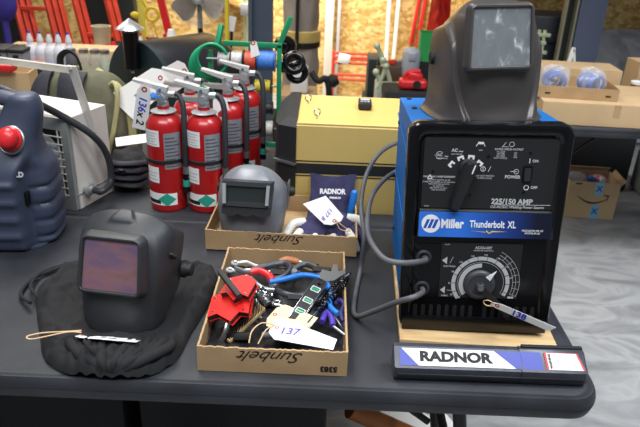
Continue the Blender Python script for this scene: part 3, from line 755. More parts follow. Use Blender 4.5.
# welding magnets
def magnet(label, c, rot, sc, hole=True):
    t = thing('welding_magnet', label, 'magnet', c, rot)
    o_ = [(-.030, .034), (.012, .040), (.040, .012), (.034, -.034), (.018, -.024), (.004, -.040), (-.020, -.012), (-.036, -.014)]
    o_ = [(x*sc, y*sc) for x, y in o_]
    sm = lambda k: [(x*k, y*k) for x, y in o_]
    for h in (0, .0125): B().prism(o_, h, h+.0018).done('steel_plate', 'redm', t, 20)
    B().prism(sm(.93), .0018, .0125).done('core', 'blkm', t, 20)
    for x, y in ((-.024, .028), (.010, .033), (.026, -.024), (-.026, -.006)):
        B().lathe([(.0028, 0), (.0024, .0012), (0, .0016)], 10, (x*sc, y*sc, .0143)).done('rivet', 'chrome', t)
    return t
magnet('red arrow-shaped welding magnet, the lower one lying on the tray edge', (-.172, 1.092, T+.062), (8, -20, 4), 1.25)
magnet('red arrow-shaped welding magnet lying on top of another one', (-.158, 1.118, T+.088), (10, -17, -12), 1.0)
b = B().box((0, 0, 0), (.0105, .085, .012), bev=.001); 
o = b.done('magnetic_bar', 'blkm', None, loc=(-.176, 1.108, T+.1135), rot=(10, -17, 33)); tag(o, 'small dark steel bar stuck on the upper red magnet', 'bar')

# pliers with long dipped handles
def tl(name, pts, r, m, par, o, n=10, smooth=6, flat=1): return B().tube(rel(pts, o), r, n, smooth=smooth, flat=flat).done(name, m, par, 50)
A_ = at
t, o = dump('pliers', 'pliers with long blue dipped handles lying across the tools', 'pliers', T+.06, (300, 278))
tl('handle', [A_(270, 282, T+.064), A_(285, 279, T+.066), A_(303, 275, T+.066), A_(320, 277, T+.062)], lambda q: .0068-.002*abs(q-.5), 'bluep', t, o, flat=.8)
tl('handle', [A_(338, 314, T+.058), A_(330, 306, T+.057), A_(331, 294, T+.056), A_(327, 283, T+.058)], .006, 'bluep', t, o, flat=.8)
b = B(); P = rel([A_(318, 280, T+.058), A_(322, 272, T+.058), A_(331, 274, T+.058), A_(333, 267, T+.058), A_(337, 267, T+.058), A_(338, 274, T+.058), A_(345, 272, T+.058), A_(345, 276, T+.058), A_(334, 283, T+.058), A_(326, 284, T+.058)], o)
b.rings([P, [p+Vector((0, 0, .007)) for p in P]]); b.done('jaws', 'steel', t, 25)
t, o = dump('pliers', 'locking pliers with a crimson dipped handle beside the red magnets', 'pliers', T+.05, (262, 275))
tl('handle', [A_(251, 272, T+.062), A_(259, 271, T+.065), A_(268, 275, T+.064), A_(272, 280, T+.058)], .0085, 'redp', t, o, flat=.8)
tl('jaw', [A_(252, 272, T+.060), A_(245, 272, T+.055), A_(235, 268, T+.05)], .006, 'steel', t, o, flat=.7)
tl('lower_handle', [A_(250, 278, T+.05), A_(262, 288, T+.05), A_(274, 290, T+.045)], .006, 'steel', t, o, flat=.7)
# dark grey C-shaped locking clamps
def clampp(label, pts, r, z, ends):
    t, o = dump('welding_clamp', label, 'clamp', z, pts[0][:2])
    tl('body', [A_(x, y, z+dz) for x, y, dz in pts], r, mat('clamp_gunmetal', '#44474d', .4, metal=.4), t, o, flat=.7, smooth=5)
    for k, (x, y) in enumerate(ends): B().lathe([(.009, 0), (.010, .004), (.007, .008), (0, .008)], 14, A_(x, y, z+.004)-o, (10, 5, 0)).done('swivel_pad', 'steel', t)
    q = rel([A_(pts[1][0]+8, pts[1][1]+3, z+.012), A_(pts[1][0]+26, pts[1][1]+5, z+.012), A_(pts[1][0]+24, pts[1][1]+9, z+.012), A_(pts[1][0]+8, pts[1][1]+8, z+.012)], o)
    b = B(); b.rings([q, [p+Vector((0, 0, .004)) for p in q]]); b.done('lever', 'blkm', t)
    return t
clampp('dark grey locking clamp at the back of the tool tray, behind the blue handle', [(247, 273, 0), (262, 267, .008), (283, 263, .012), (290, 268, .014), (284, 276, .01), (272, 280, .004)], .0085, T+.036, [(249, 274), (270, 281)])
clampp('dark grey locking clamp with curved jaw under the blue pliers handle', [(272, 287, 0), (280, 292, .006), (296, 296, .008), (312, 292, .006), (318, 286, 0)], .0075, T+.034, [(273, 286), (318, 286)])
clampp('dark grey locking clamp lying against the right back corner of the tool tray', [(292, 270, 0), (305, 264, .006), (316, 268, .008), (322, 274, .004)], .0075, T+.040, [(294, 273), (321, 275)])
# chain and vice grip glint
t, o = dump('locking_chain_pliers', 'nickel locking pliers with chain in the middle of the tool tray', 'pliers', T+.03, (264, 293))
for k in range(9):
    B().torus(A_(258+k*2.1+math.sin(k)*2, 288+k*1.6+math.cos(k*1.7)*3, T+.052)-o, .0055, .0016, (60*(k % 2)+20, 30, 40*k), 14, 6).done('chain_link', 'chrome', t)
tl('handle', [A_(254, 284, T+.03), A_(262, 296, T+.036), A_(268, 304, T+.03)], .008, 'steel', t, o, flat=.6)
# steel wrenches at the back left
for lab, p in (('light steel open-ended wrench at the tray back, left of the clamps', [(237, 263), (246, 262), (256, 266), (266, 266)]), ('light steel open-ended wrench nearest the red magnets', [(232, 270), (240, 271), (248, 270), (256, 272)])):
    t, o = dump('wrench', lab, 'wrench', T+.045, p[0])
    tl('shaft', [A_(x, y, T+.046) for x, y in p], .0042, 'alu', t, o, flat=.5)
    c = A_(*p[0], T+.046)-o
    B().torus(c+Vector((-.004, 0, 0)), .0075, .0035, (0, 0, 60), 14, 6, 0, 270).done('jaw', 'alu', t)
# wooden knob
t, o = dump('wooden_awl', 'round orange-brown wooden handle against the back of the tool tray', 'awl', T+.03, (289, 261))
tl('grip', [A_(279, 263, T+.042), A_(287, 260, T+.046), A_(299, 262, T+.044)], lambda q: .010-.004*abs(q-.5), mat('orange_wood', '#a8663a', .5), t, o)
tl('ferrule', [A_(299, 262, T+.044), A_(303, 264, T+.043)], .006, 'steel', t, o)
# torpedo level
t = thing('torpedo_level', 'black and silver torpedo level with green vials sticking out of the tools', 'level', (0, 0, 0))
a0 = A_(321, 283, T+.072); a1 = A_(294, 322, T+.052); ax_ = (a1-a0); L_ = ax_.length; z_ = ax_.normalized(); n_ = Vector((.1, -.35, 1)); n_ = (n_-z_*n_.dot(z_)).normalized(); x_ = n_.cross(z_)
t.matrix_world = Matrix.Translation((a0+a1)/2) @ Matrix((x_, z_, n_)).transposed().to_4x4()
b = B(); b.box((0, 0, 0), (.027, L_, .014), bev=.002); b.done('body', 'blkm', t)
for s_ in (-1, 1): B().box((s_*.0135, 0, 0), (.003, L_*.99, .017), bev=.0006).done('edge_rail', 'chrome', t)
for y_ in (-L_*.26, .004, L_*.30):
    f_ = B(); f_.frame(rrect(.020, .016, .002, 2, 0, y_), rrect(.016, .011, .002, 2, 0, y_), .007, .0085); f_.done('vial_window', 'greyp', t)
    B().tube([(-.0075, y_, .0065), (.0075, y_, .0065)], .0036, 10).done('vial', mat('vial_green', '#1f9a63', .1, emit=0), t)
B().box((0, -L_*.40, .0072), (.008, .006, .001), (0, 0, 25)).done('end_slot', 'blkg', t)
# spring handled chipping hammer
t = thing('chipping_hammer', 'chipping hammer with a black coil-spring handle at tray right', 'hammer', (0, 0, 0))
p0, p1 = A_(347, 277, T+.060), A_(318, 311, T+.060); d_ = p1-p0; z_ = d_.normalized(); x_ = z_.orthogonal().normalized(); y_ = z_.cross(x_)
pts = []
for k in range(15*14+1):
    q = k/(15*14); a = k/14*2*PI; rr_ = .0045+.0085*math.sin(q*PI)**.8
    pts.append(p0+d_*q+(x_*math.cos(a)+y_*math.sin(a))*rr_)
B().tube(pts, .0017, 6).done('spring_grip', 'blkg', t)
B().tube([p0-z_*.012, p1+z_*.05], .0028, 8).done('shank', 'chrome', t)
B().tube([p0-z_*.014-x_*.004, p0-z_*.016+x_*.010, p0-z_*.004+x_*.016], .0028, 8, smooth=4).done('end_hook', 'blkg', t)
# wire brush
t = thing('wire_brush', 'wooden wire scratch brush with dark bristles near the tray front', 'brush', A_(245, 325, T+.03), (18, 6, -38))
b = B(); b.box((0, 0, .006), (.022, .105, .012), bev=.003); b.done('handle', 'wood', t)
b = B()
for i in range(5):
    for j in range(22): b.cyl((-.009+i*.0045, -.048+j*.0045, .011), (-.011+i*.0055+random.uniform(-.001, .001), -.05+j*.0047, .034), .0009, n=4)
o = b.done('bristles', 'ink', t); o['kind'] = 'stuff'
t = thing('wire_brush', 'wire scratch brush with fine brass-ended bristles, hard against the tray front', 'brush', A_(238, 336, T+.024), (60, 0, 6))
b = B(); b.box((0, 0, .004), (.055, .016, .010), bev=.003); b.done('handle', 'ink', t)
b = B()
for i in range(22):
    for j in range(3): b.cyl((-.025+i*.0023, -.005+j*.004, .0), (-.026+i*.0025, -.006+j*.005, -.018), .0007, n=4)
o = b.done('bristles', mat('brass_wire', '#a48a56', .4, metal=.6), t); o['kind'] = 'stuff'
# utility knife / scraper
t, o = dump('folding_knife', 'silver utility knife standing in the left front corner of the tool tray', 'knife', T+.02, (226, 332))
tl('handle', [A_(222, 340, T+.025), A_(226, 331, T+.045), A_(228, 324, T+.055)], .0065, 'steel', t, o, flat=.6)
tl('blade', [A_(228, 324, T+.055), A_(229, 320, T+.060)], .0035, 'chrome', t, o, flat=.3)
# purple shears
t, o = dump('shears', 'shears with a purple loop handle in the right front of the tool tray', 'shears', T+.03, (333, 318))
tl('grip', [A_(322, 322, T+.044), A_(326, 312, T+.046), A_(331, 316, T+.046), A_(333, 326, T+.044)], .0065, mat('purple_grip', '#4c3a9c', .45), t, o)
tl('grip', [A_(334, 305, T+.044), A_(339, 300, T+.046), A_(344, 305, T+.044), A_(341, 314, T+.042), A_(343, 322, T+.04)], .0055, mat('purple_grip_dark', '#2e2a66', .45), t, o)
tl('blade', [A_(333, 326, T+.044), A_(345, 335, T+.04)], .003, 'steel', t, o, flat=.4)
tl('blade', [A_(341, 314, T+.042), A_(346, 330, T+.036)], .003, 'steel', t, o, flat=.4)
# odds and ends lying deeper in the tray
for k, (x, y, x1, y1, r, m, nm, lb) in enumerate((
    (255, 300, 290, 308, .008, 'blkm', 'screwdriver', 'screwdriver with black grip lying under the level'),
    (232, 300, 262, 320, .010, 'blkm', 'hand_file', 'black-handled file lying under the red magnets'),
    (268, 272, 300, 272, .006, 'steel', 'chisel', 'steel chisel at the back of the tool tray under the clamps'),
    (300, 262, 338, 266, .004, 'ink', 'drift_punch', 'thin black punch resting along the tray back'),
    (318, 296, 344, 330, .008, 'cable', 'pipe_wrench', 'grey wrench handle lying under the coil spring'),
    (262, 335, 330, 338, .007, 'cable', 'pry_bar', 'grey pry bar behind the tray front panel'),
    (250, 288, 262, 312, .009, 'ink', 'rasp', 'black rasp beside the chain pliers'))):
    t, o = dump(nm, lb, nm.replace('_', ' '), T+.02, (x, y))
    zz = T+.018+(k % 3)*.007
    tl('grip', [A_(x, y, zz), A_((x+x1)/2, (y+y1)/2, zz+.003)], r, m, t, o)
    tl('shaft', [A_((x+x1)/2, (y+y1)/2, zz+.003), A_(x1, y1, zz)], r*.6, 'steel' if m != 'steel' else 'cable', t, o)
b = B(); b.grid(lambda u, v: (-.213+.27*u, .983+.378*v, T+.012+.010*noise.noise(Vector((u*9, v*11, 0)))), 30, 36)
o = b.done('loose_tool_rubble', mat('dark_oily_scrap', '#232326', .5, noise_s=60, noise_a=.5, metal=.3), None, 60); tag(o, 'tangle of small dark scrap lying loose in the bottom of the tool tray', 'scrap', kind='stuff')
# price tags
o, a, w, l, n = ptag('buff manila tag under the white numbered tag in the tool tray', [A_(262, 324, T+.052), A_(281, 303, T+.062), A_(318, 318, T+.062), A_(300, 340, T+.052)], m='manila')
o, a, w, l, n = ptag('white auction tag with violet 137 lying across the tool tray', [A_(266, 338, T+.060), A_(276, 316, T+.068), A_(337, 338, T+.066), A_(333, 350, T+.0585)], hr=.0026)
tag_text(o, a, w, l, n, '137', .026, 'inkp', .29, .42, off=.0004, rot=6)
tag_text(o, a, w, l, n, 'BACKER', .0095, 'greyp', .45, .86, off=.0004, rot=3, shear=0, name='printed_name')
b = B(); c_ = A_(275, 325, T+.066); b.tube([c_, A_(262, 323, T+.07), A_(252, 331, T+.068), A_(249, 343, T+.055)], .0013, 6, smooth=6); b.tube([c_, A_(266, 330, T+.068), A_(258, 344, T+.05)], .0013, 6, smooth=6); b.done('string', 'string', o)

# ------------------------------------------------------------------ gloves in the back tray
gp = thing('glove_cuff', 'folded navy cloth glove cuff with white lettering, leaning in the back tray', 'glove cuff', (.028, 1.622, T+.012))
def cuff(u, v):
    x = (-.066+.132*u)*(1-.08*math.sin(v*PI))+.006*v; z = .118*v
    return (x, .05-.10*(1-v)*.3-.02*math.sin(u*PI)-.002*noise.noise(Vector((u*4, v*4, 2)))+.045*(v-1)*0+.03*v, z+.006*noise.noise(Vector((u*5, v*3, 0))))
b = B(); b.grid(cuff, 30, 24); bmesh.ops.recalc_face_normals(b.b, faces=b.b.faces[:]); bmesh.ops.solidify(b.b, geom=b.b.faces[:], thickness=.022)
b.done('cuff_cloth', 'navy', gp, 70)
t_ = text('lettering', 'RADNOR', .019, 'white', gp, (.004, .0075, .093), (90-17, 0, 3), off=.0011, fit=.072)
text('lettering', 'PREMIUM', .0075, 'white', gp, (.012, .0015, .077), (90-17, 0, 3), off=.0004)
b = B(); b.box((.062, .03, .05), (.02, .02, .08), (-10, 8, 0), bev=.008); o = b.done('lining', 'bluep', gp, 60)
def glove(label, loc, rot, flip=1):
    t = thing('work_glove', label, 'glove', loc, rot)
    b = B(); b.ball((0, 0, .014), .04, (1.0, 1.1, .42), 20); b.done('palm', 'navy', t, 80)
    for k, (x, a, L) in enumerate(((-.030, 12, .052), (-.010, 4, .062), (.011, -4, .060), (.031, -12, .048))):
        c, s_ = math.sin(R(-a))*-1, -math.cos(R(a))
        p = [Vector((x, -.025, .016)), Vector((x+c*L*.5*-1, -.025+s_*L*.55, .022)), Vector((x-c*L*.8, -.025+s_*L*.95, .010))]
        b = B(); b.tube(p, lambda q: .0118-.003*q*q, 12, smooth=6); b.ball(p[2], .0092, n=12); b.done('finger', 'cream' if k % 2 == 0 else 'navy', t, 80)
    p = [Vector((flip*.030, .01, .015)), Vector((flip*.055, -.01, .02)), Vector((flip*.062, -.04, .012))]
    b = B(); b.tube(p, lambda q: .0135-.003*q, 12, smooth=6); b.ball(p[2], .0108, n=12); b.done('thumb', 'cream', t, 80)
    return t
glove('navy and cream work glove, right one of the pair below the lettered cuff', (.052, 1.545, T+.036), (32, -14, 22), 1)
glove('navy and cream work glove, left one of the pair below the lettered cuff', (-.014, 1.535, T+.026), (24, 8, -14), -1)
o, a, w, l, n = ptag('white auction tag lying on the folded gloves in the back tray', [aty(327, 227, 1.50), aty(346, 219, 1.50), aty(326, 196, 1.55), aty(303, 204, 1.55)], hr=.003)
tag_text(o, a, w, l, n, '137 B', .016, 'inkp', .38, .5, off=.0002, rot=90)
b = B(); c_ = Vector(aty(336, 220, 1.495)); b.tube([c_, aty(343, 226, 1.49), aty(350, 231, 1.49), aty(340, 229, 1.49), c_], .0012, 6, smooth=6); b.done('string', 'string', o)

# ------------------------------------------------------------------ slate plastic jug, far left
jg = thing('plastic_jug', 'slate-blue ribbed plastic canister with a red cap at the left table edge', 'canister', (-.802, 1.49, T+.001), (0, 0, 4))
jg.scale = (.90, 1, 1)
def jugf(u, v):
    tabj = [(.0, .125, .085, 4.0), (.012, .137, .097, 4.0), (.06, .142, .10, 4.2), (.12, .143, .10, 4.2), (.17, .142, .10, 4.0), (.205, .132, .095, 3.6), (.24, .098, .080, 3.0), (.275, .072, .062, 2.6), (.31, .058, .048, 2.4), (.345, .050, .040, 2.3), (.372, .040, .034, 2.2), (.38, .024, .02, 2.1), (.382, .0, .0, 2)]
    z, ax, ay, n = cr(tabj, v); a = u*2*PI
    ax, ay = max(ax, .0002), max(ay, .0002)
    x = ax*spow(math.cos(a), 2/n); y = ay*spow(math.sin(a), 2/n)
    k = 1.0
    if z < .2:
        for zc in (.045, .09, .135, .18):
            if x < .078:
                g = math.exp(-((z-zc+.1*max(0, abs(x-.0)-.06))/.009)**2); k += .07*g*sst(.095, .055, abs(x-.0))*(1 if y < 0 else 0)
            else:
                g = math.exp(-((z-zc+.022)/.006)**2); k -= .07*g*sst(.085, .10, x)
    yy = y*k
    if y < 0: yy *= 1-.42*sst(.070, .092, x)*sst(.26, .20, z)-.10*math.exp(-((x-.082)/.007)**2)*sst(.26, .2, z)
    xs = x*(k if x > .078 else 1) + .082*sst(.18, .36, z)
    return (xs, yy+.012*sst(.2, .38, z), z)
b = B(); b.grid(jugf, 128, 110, cu=True); b._f; 
o = b.done('body', 'slate', jg, 60)
B().prism(rrect(.23, .15, .04, 5), .0, .004).done('base', 'slate', jg)
b = B(); b.lathe([(.030, 0), (.030, .006), (.026, .010), (.026, .022), (.022, .029), (.014, .034), (.006, .035), (0, .035)], 28, (.070, -.068, .288), (64, 0, 0)); b.done('cap', 'redp', jg, 40)
B().torus((.070, -.0645, .285), .031, .004, (64, 0, 0), 28, 8).done('cap_collar', 'steel', jg)
b = B(); b.tube([(.07, .0, .362), (.02, .01, .368), (-.06, .03, .362), (-.18, .05, .345)], .019, 16, smooth=6); b.done('handle', 'slate2', jg, 60)
for k in range(7): B().torus((.0-.012*k, .008+.004*k, .366-.0012*k), .0195, .0022, (0, 90, -14), 18, 6).done('grip_ring', 'slate', jg)
b = B(); b.box((.083, -.060, .135), (.016, .02, .036), bev=.003); b.done('latch', 'blkg', jg)
text('moulded_mark', 'HLD', .017, 'greyp', jg, (.078, -.0845, .205), (80, 0, 6), off=.001)

# ------------------------------------------------------------------ white utility heater
hb = at(78, 211, T); ht = thing('utility_heater', 'white box heater with wire grille and carrying bracket, lying behind the jug', 'heater', (hb.x, hb.y, T+.001), (0, 0, -19))
Wd, Dp, Hh = .36, .168, .270   # width along the grille, depth, height; origin at the near bottom corner
b = B(); b.rings([[(-Wd, y, z), (0, y, z), (0, y, z), (-Wd, y, z)][:2]+[(0, y, Hh), (-Wd, y, Hh)] for y, z in ((.012, 0), (Dp, 0))]); b.done('cabinet', 'hwhite', ht, 20)
b = B(); m = Matrix.Translation((-Wd/2, .014, Hh/2)) @ Matrix.Rotation(R(90), 4, 'X'); b.frame(rrect(Wd, Hh, .003, 2), rrect(Wd-.05, Hh-.07, .002, 2), 0, .016, m); b.done('front_frame', 'hgrey', ht, 20)
b = B(); b.prism(rrect(Wd-.05, Hh-.07, .002, 2), .0, .003, m); b.done('dark_interior', 'ink', ht)
b = B(); b.prism([(.085*math.cos(t*PI/16), .085*math.sin(t*PI/16)) for t in range(32)], .003, .006, m @ Matrix.Translation((.06, 0, 0))); b.done('fan_disc', 'greyp', ht)
for k in range(9): B().bar((-Wd+.02, -.004, .045+.0215*k), (-.02, -.004, .045+.0215*k), .0028, .0028).done('grille_wire', 'hwhite', ht)
for x in (-.325, -.25, -.175, -.10, -.035): B().bar((x, -.001, .035), (x, -.001, Hh-.035), .003, .003).done('grille_upright', 'hwhite', ht)
b = B(); b.box((.0012, .085, .045), (.0025, .165, .002)); b.done('seam', 'hgrey', ht)
# bracket: a channel from the side pivot up and over
pv = Vector((.006, .115, .135)); tp = Vector((.006, .045, .395)); tl_ = Vector((-Wd-.006, .045, .395)); pl = Vector((-Wd-.006, .115, .135))
b = B(); b.bar(pv, tp+Vector((0, -.004, .012)), .027, .004, up=(0, 1, 0)); b.bar(tp+Vector((.001, 0, 0)), tl_, .004, .046, up=(0, -.8, .6)); b.bar(pl, tl_, .034, .004, up=(0, 1, 0)); b.done('bracket', 'hwhite', ht, 20)
for x, y, z in ((.009, .108, .165), (.009, .112, .145), (.009, .075, .29)): B().lathe([(.004, 0), (.004, .002), (0, .002)], 10, (x, y, z), (0, 90, 0)).done('bolt', 'steel', ht)
for x in (-.06, -.17, -.28): B().lathe([(.006, 0), (.005, .002), (0, .002)], 12, (x, .038, .4035), (0, 0, 0)).done('bracket_hole', 'ink', ht)
b = B(); b.lathe([(.014, -.004), (.014, .006), (.018, .007), (.018, .017), (.013, .019), (.012, .028), (0, .028)], 16, (.0, .045, .052), (0, 90, 0)); b.done('cable_gland', 'alu', ht, 30)
bpy.context.view_layer.update()
g0 = ht.matrix_basis @ Vector((.026, .045, .052))
b = B(); b.tube([g0, g0+Vector((.03, -.015, .004)), at(111, 180, T+.07), at(107, 155, T+.15), at(92, 135, T+.22), at(60, 115, T+.285), at(30, 100, T+.34), at(0, 88, T+.37)+Vector((0, 0, 0)), at(-20, 84, T+.37)], .0095, 12, smooth=8)
o = b.done('power_cable', 'rubber', None); tag(o, 'thick black cable arching from the white heater over to the left', 'cable')
# ------------------------------------------------------------------ fire extinguishers
def extinguisher():
    t = thing('fire_extinguisher', 'x', 'fire extinguisher', (0, 0, 0))
    r = .0525
    B().lathe([(r-.006, 0), (r-.001, .002), (r, .008), (r, .225), (r*.97, .242), (r*.82, .257), (r*.55, .267), (.020, .272), (.017, .276), (.017, .288), (0, .288)], 48).done('cylinder', 'red', t, 40)
    def wrap(name, a0, a1, z0, z1, m, d=.0006, par=t):
        b = B(); b.grid(lambda u, v: ((r+d)*math.sin(R(a0+(a1-a0)*u)), -(r+d)*math.cos(R(a0+(a1-a0)*u)), z0+(z1-z0)*v), 16, 2); return b.done(name, m, par)
    wrap('paper_label', -62, -5, .188, .232, 'paper')
    wrap('foil_label', 8, 62, .125, .225, mat('foil_label_grey', '#9ea1a8', .35, metal=.4))
    wrap('service_label', -60, -12, .085, .130, 'paper')
    wrap('lower_label', -70, 40, .020, .055, 'paper')
    wrap('lower_label_stripe', -66, -12, .024, .035, 'ink', .0011)
    for k in range(5): wrap('label_print', -56, -12-6*(k % 2), .193+.0075*k, .195+.0075*k, 'greyp', .0011)
    for k in range(9): wrap('label_print', 12, 56-7*(k % 3), .131+.0098*k, .1345+.0098*k, 'cable', .0011)
    for k in range(3): wrap('label_print', -55, -17-6*(k % 2), .093+.0095*k, .0955+.0095*k, 'greyp', .0011)
    b = B(); D = [(-25, .037), (8, .058), (38, .037), (8, .017)]
    rr_ = r+.0014; g = []
    def dm(u, v):
        a = -25+63*.5+(u-.5)*31*2*1; w = 1-abs(u-.5)*2
        a = 8+(u-.5)*56; return (rr_*math.sin(R(a)), -rr_*math.cos(R(a)), .0375+(v-.5)*.038*w)
    b.grid(dm, 17, 2); b.done('diamond_mark', 'label_teal', t)
    B().lathe([(r+.0002, .140), (r+.003, .141), (r+.003, .149), (r+.0002, .150)], 48).done('hose_strap', 'blkm', t, 40)
    b = B(); b.box((r+.006, -.012, .145), (.016, .022, .012), bev=.002); b.done('strap_clip', 'blkm', t)
    B().lathe([(.034, .271), (.036, .2735), (.020, .280), (0, .280)], 20).done('collar_ring', 'alu', t)
    b = B(); b.lathe([(.016, .283), (.015, .30), (.013, .302), (.013, .322), (0, .322)], 18); b.box((0, 0, .318), (.030, .022, .026), bev=.003); b.cyl((.014, 0, .318), (.034, 0, .318), .0085); b.cyl((0, -.012, .308), (0, -.020, .308), .011)
    b.done('valve', 'alu', t, 40)
    b = B(); P = [(.008, .300), (-.05, .302), (-.070, .308), (-.076, .313), (-.070, .317), (-.05, .313), (.008, .312)]
    b.rings([[(x, y, z) for x, z in P] for y in (-.011, .011)]); b.done('carry_handle', 'alu', t, 30)
    b = B(); P = [(.014, .324), (-.02, .332), (-.06, .345), (-.078, .351), (-.076, .356), (-.045, .350), (-.01, .342), (.016, .337)]
    b.rings([[(x, y, z) for x, z in P] for y in (-.0125, .0125)]); b.done('squeeze_lever', mat('lever_white_metal', '#cfd1d0', .35, metal=.3), t, 30)
    B().cyl((-.004, -.016, .332), (-.004, .016, .332), .004).done('pin', 'chrome', t)
    b = B(); b.tube([(.032, 0, .318), (.046, -.002, .314), (.058, -.012, .285), (.061, -.026, .22), (.061, -.028, .15), (.060, -.028, .125)], .0082, 12, smooth=8); b.done('hose', 'rubber', t, 60)
    b = B(); b.cyl((.060, -.028, .128), (.060, -.028, .108), .0095, n=16); b.done('hose_ferrule', 'steel', t)
    b = B(); b.cyl((.060, -.028, .108), (.060, -.028, .055), .0075, .0105, n=16); b.done('nozzle', 'blkg', t)
    b = B(); b.cyl((.060, -.0286, .090), (.060, -.0286, .072), .0098, .0106, n=16); b.done('nozzle_band', 'label_teal', t)
    return t
ex = extinguisher(); G_ = 'red fire extinguishers on the back table'
ex.scale = (1.0, 1.0, 1.05); ex.location = (-.446, 1.725, T+.001); ex['label'] = 'front left fire extinguisher with blue-sealed paper tag behind its lever, next to the cloth backpack'; ex['group'] = G_
for loc, rz, lb in (((-.334, 1.728, T+.001), 0, 'front right fire extinguisher, directly behind the left end of the grey helmet tray'),
                    ((-.405, 1.885, T+.001), 8, 'fire extinguisher half hidden in the gap behind the two front ones'),
                    ((-.290, 1.880, T+.001), -4, 'fire extinguisher in the middle row with a white card on its shoulder'),
                    ((-.258, 2.020, T+.001), 4, 'rearmost fire extinguisher, nearest the green spool rack')):
    e = dup(ex, loc, (0, 0, rz), lb)
# cards lying on the extinguishers
def card(label, pts, par=None, m='paper', hole=True):
    o, a, w, l, n = ptag(label, pts, hr=.005); return o, a, w, l, n
card('large blank white card leaning on the extinguisher levers, left one of two', [aty(158, 64, 2.00), aty(172, 86, 1.98), aty(130, 120, 1.95), aty(108, 96, 2.00)])
card('large blank white card leaning on the extinguisher levers, right one of two', [aty(182, 58, 2.07), aty(193, 80, 2.07), aty(160, 104, 2.04), aty(146, 78, 2.06)])
o, a, w, l, n = card('paper tag handwritten 136 x 2 hanging by the front left extinguisher', [aty(138, 84, 1.70), aty(152, 87, 1.70), aty(147, 131, 1.71), aty(132, 127, 1.71)])
tag_text(o, a, w, l, n, '136', .030, 'inkb', .42, .5, off=.0006)
tag_text(o, a, w, l, n, 'x 2', .030, 'ink', .75, .5, off=.0006)
b = B(); b.lathe([(0, 0), (.008, .001), (.010, .004), (.009, .008), (0, .009)], 6, (0, 0, 0)); b.box((.012, 0, .006), (.02, .004, .002), (0, 20, 30)); o = b.done('plastic_seal', 'bluep', None, 30, loc=aty(153, 96, 1.69), rot=(60, 20, 20)); tag(o, 'blue plastic security seal on the front left extinguisher tag', 'seal')
card('white card tag lying on the shoulder of the middle-row extinguisher', [aty(213, 98, 1.84), aty(226, 96, 1.84), aty(232, 120, 1.835), aty(213, 116, 1.835)])
b = B().box((0, 0, 0), (.022, .003, .02), (0, 25, 0)); tag(b.done('green_inspection_tag', mat('green_card', '#1c8a4a', .5), None, loc=(-.335, 1.724, T+.352)), 'small green inspection tag on the front right extinguisher valve', 'tag')

# ------------------------------------------------------------------ tan power unit with black end cap
tg = thing('tan_power_unit', 'long tan steel cabinet with a black side stripe and black end cap', 'generator', (-.075, 1.715, T+.001))
WT = .62
b = B(); b.rings([[(x, 0, .03), (x, 0, .262), (x, .006, .268), (x, .30, .272), (x, .30, .0), (x, .004, 0)] for x in (0, WT)]); b.done('cabinet', 'tan', tg, 20)
b = B(); b.rings([[(x, .002, .2665), (x, .30, .2705), (x, .30, .2735), (x, .002, .2695)] for x in (.001, WT)]); b.done('lid', 'tant', tg, 20)
for z, h in ((.137, .031), (.1595, .003), (.115, .003)): B().box((WT/2, -.0005, z), (WT, .001, h)).done('stripe', 'blkm', tg)
b = B(); pr = [(0, -.006), (-.052, .018), (-.062, .05), (-.062, .26), (-.052, .31), (0, .312)]
b.rings([[(x, y, z) for x, y in pr] for z in (.02, .258)]+[[(x*.55, .02+y*.93, .279) for x, y in pr]]); b.done('end_cap', 'blkm', tg, 25)
b = B(); b.bar((-.064, .02, .155), (.0, -.008, .150), .010, .006); b.done('cap_trim', 'steel', tg)
for s_ in (0, 1):
    b = B(); b.torus((.035-.03*s_+.02, .05+.15*s_, .281+.008), .0095, .0022, (90, 0, 20), 18, 6); b.cyl((.025+.03-.03*s_, .05+.15*s_, .270), (.055-.03*s_, .05+.15*s_, .281), .003); b.done('lifting_eye', 'chrome', tg)
mp_ = at(365, 109, T+.274)
mt = thing('handheld_meter', 'small black handheld tester lying on top of the tan cabinet', 'meter', (mp_.x, mp_.y+.02, T+.2735), (0, 0, -2))
B().box((0, 0, .011), (.040, .072, .020), bev=.005).done('body', 'blkm', mt); B().box((0, .012, .0215), (.028, .020, .002), bev=.0005).done('display', 'greyp', mt)
for k in (-1, 0, 1): B().lathe([(.004, 0), (.004, .002), (0, .002)], 10, (k*.010, -.015, .0205)).done('button', 'greyp', mt)

# ------------------------------------------------------------------ green wire-spool rack
gx0, gx1, gy, gz0, gz1 = -.405, -.163, 2.23, T+.03, 1.128
rk = thing('wire_spool_rack', 'green square-tube wire spool rack with a hose coil, behind the extinguishers', 'rack', ((gx0+gx1)/2, gy, T+.001))
def rel2(x, y, z): return Vector((x, y, z))-rk.location
tb = lambda p, q, name='tube', w=.016: B().bar(rel2(*p), rel2(*q), w, w, bev=.001).done(name, 'green', rk)
tb((gx0+.05, gy, gz1), (gx1+.008, gy, gz1-.002), 'top_bar'); tb((gx1, gy, gz1), (gx1, gy, T+.002), 'upright'); tb((gx0, gy+.02, gz1-.03), (gx0, gy+.02, T+.002), 'upright'); tb((gx0, gy, T+.03), (gx1, gy, T+.03), 'bottom_bar')
tb((gx1, gy+.02, gz1), (gx1+.035, gy+.03, gz1+.09), 'rear_strut'); tb((gx0+.03, gy, gz1-.005), (gx0+.04, gy+.03, gz1+.055), 'rear_strut')
for z in (1.073, .985, .905, .83): B().cyl(rel2(gx0-.01, gy, z), rel2(gx1+.012, gy, z), .004).done('spool_rod', 'steel', rk)
hc = B()
for k in range(5): hc.torus((gx0+.012-.006*k, gy-.01+.012*k, gz1-.055-.008*k), .052+.004*k, .0055, (90, 15+6*k, 8*k), 30, 8)
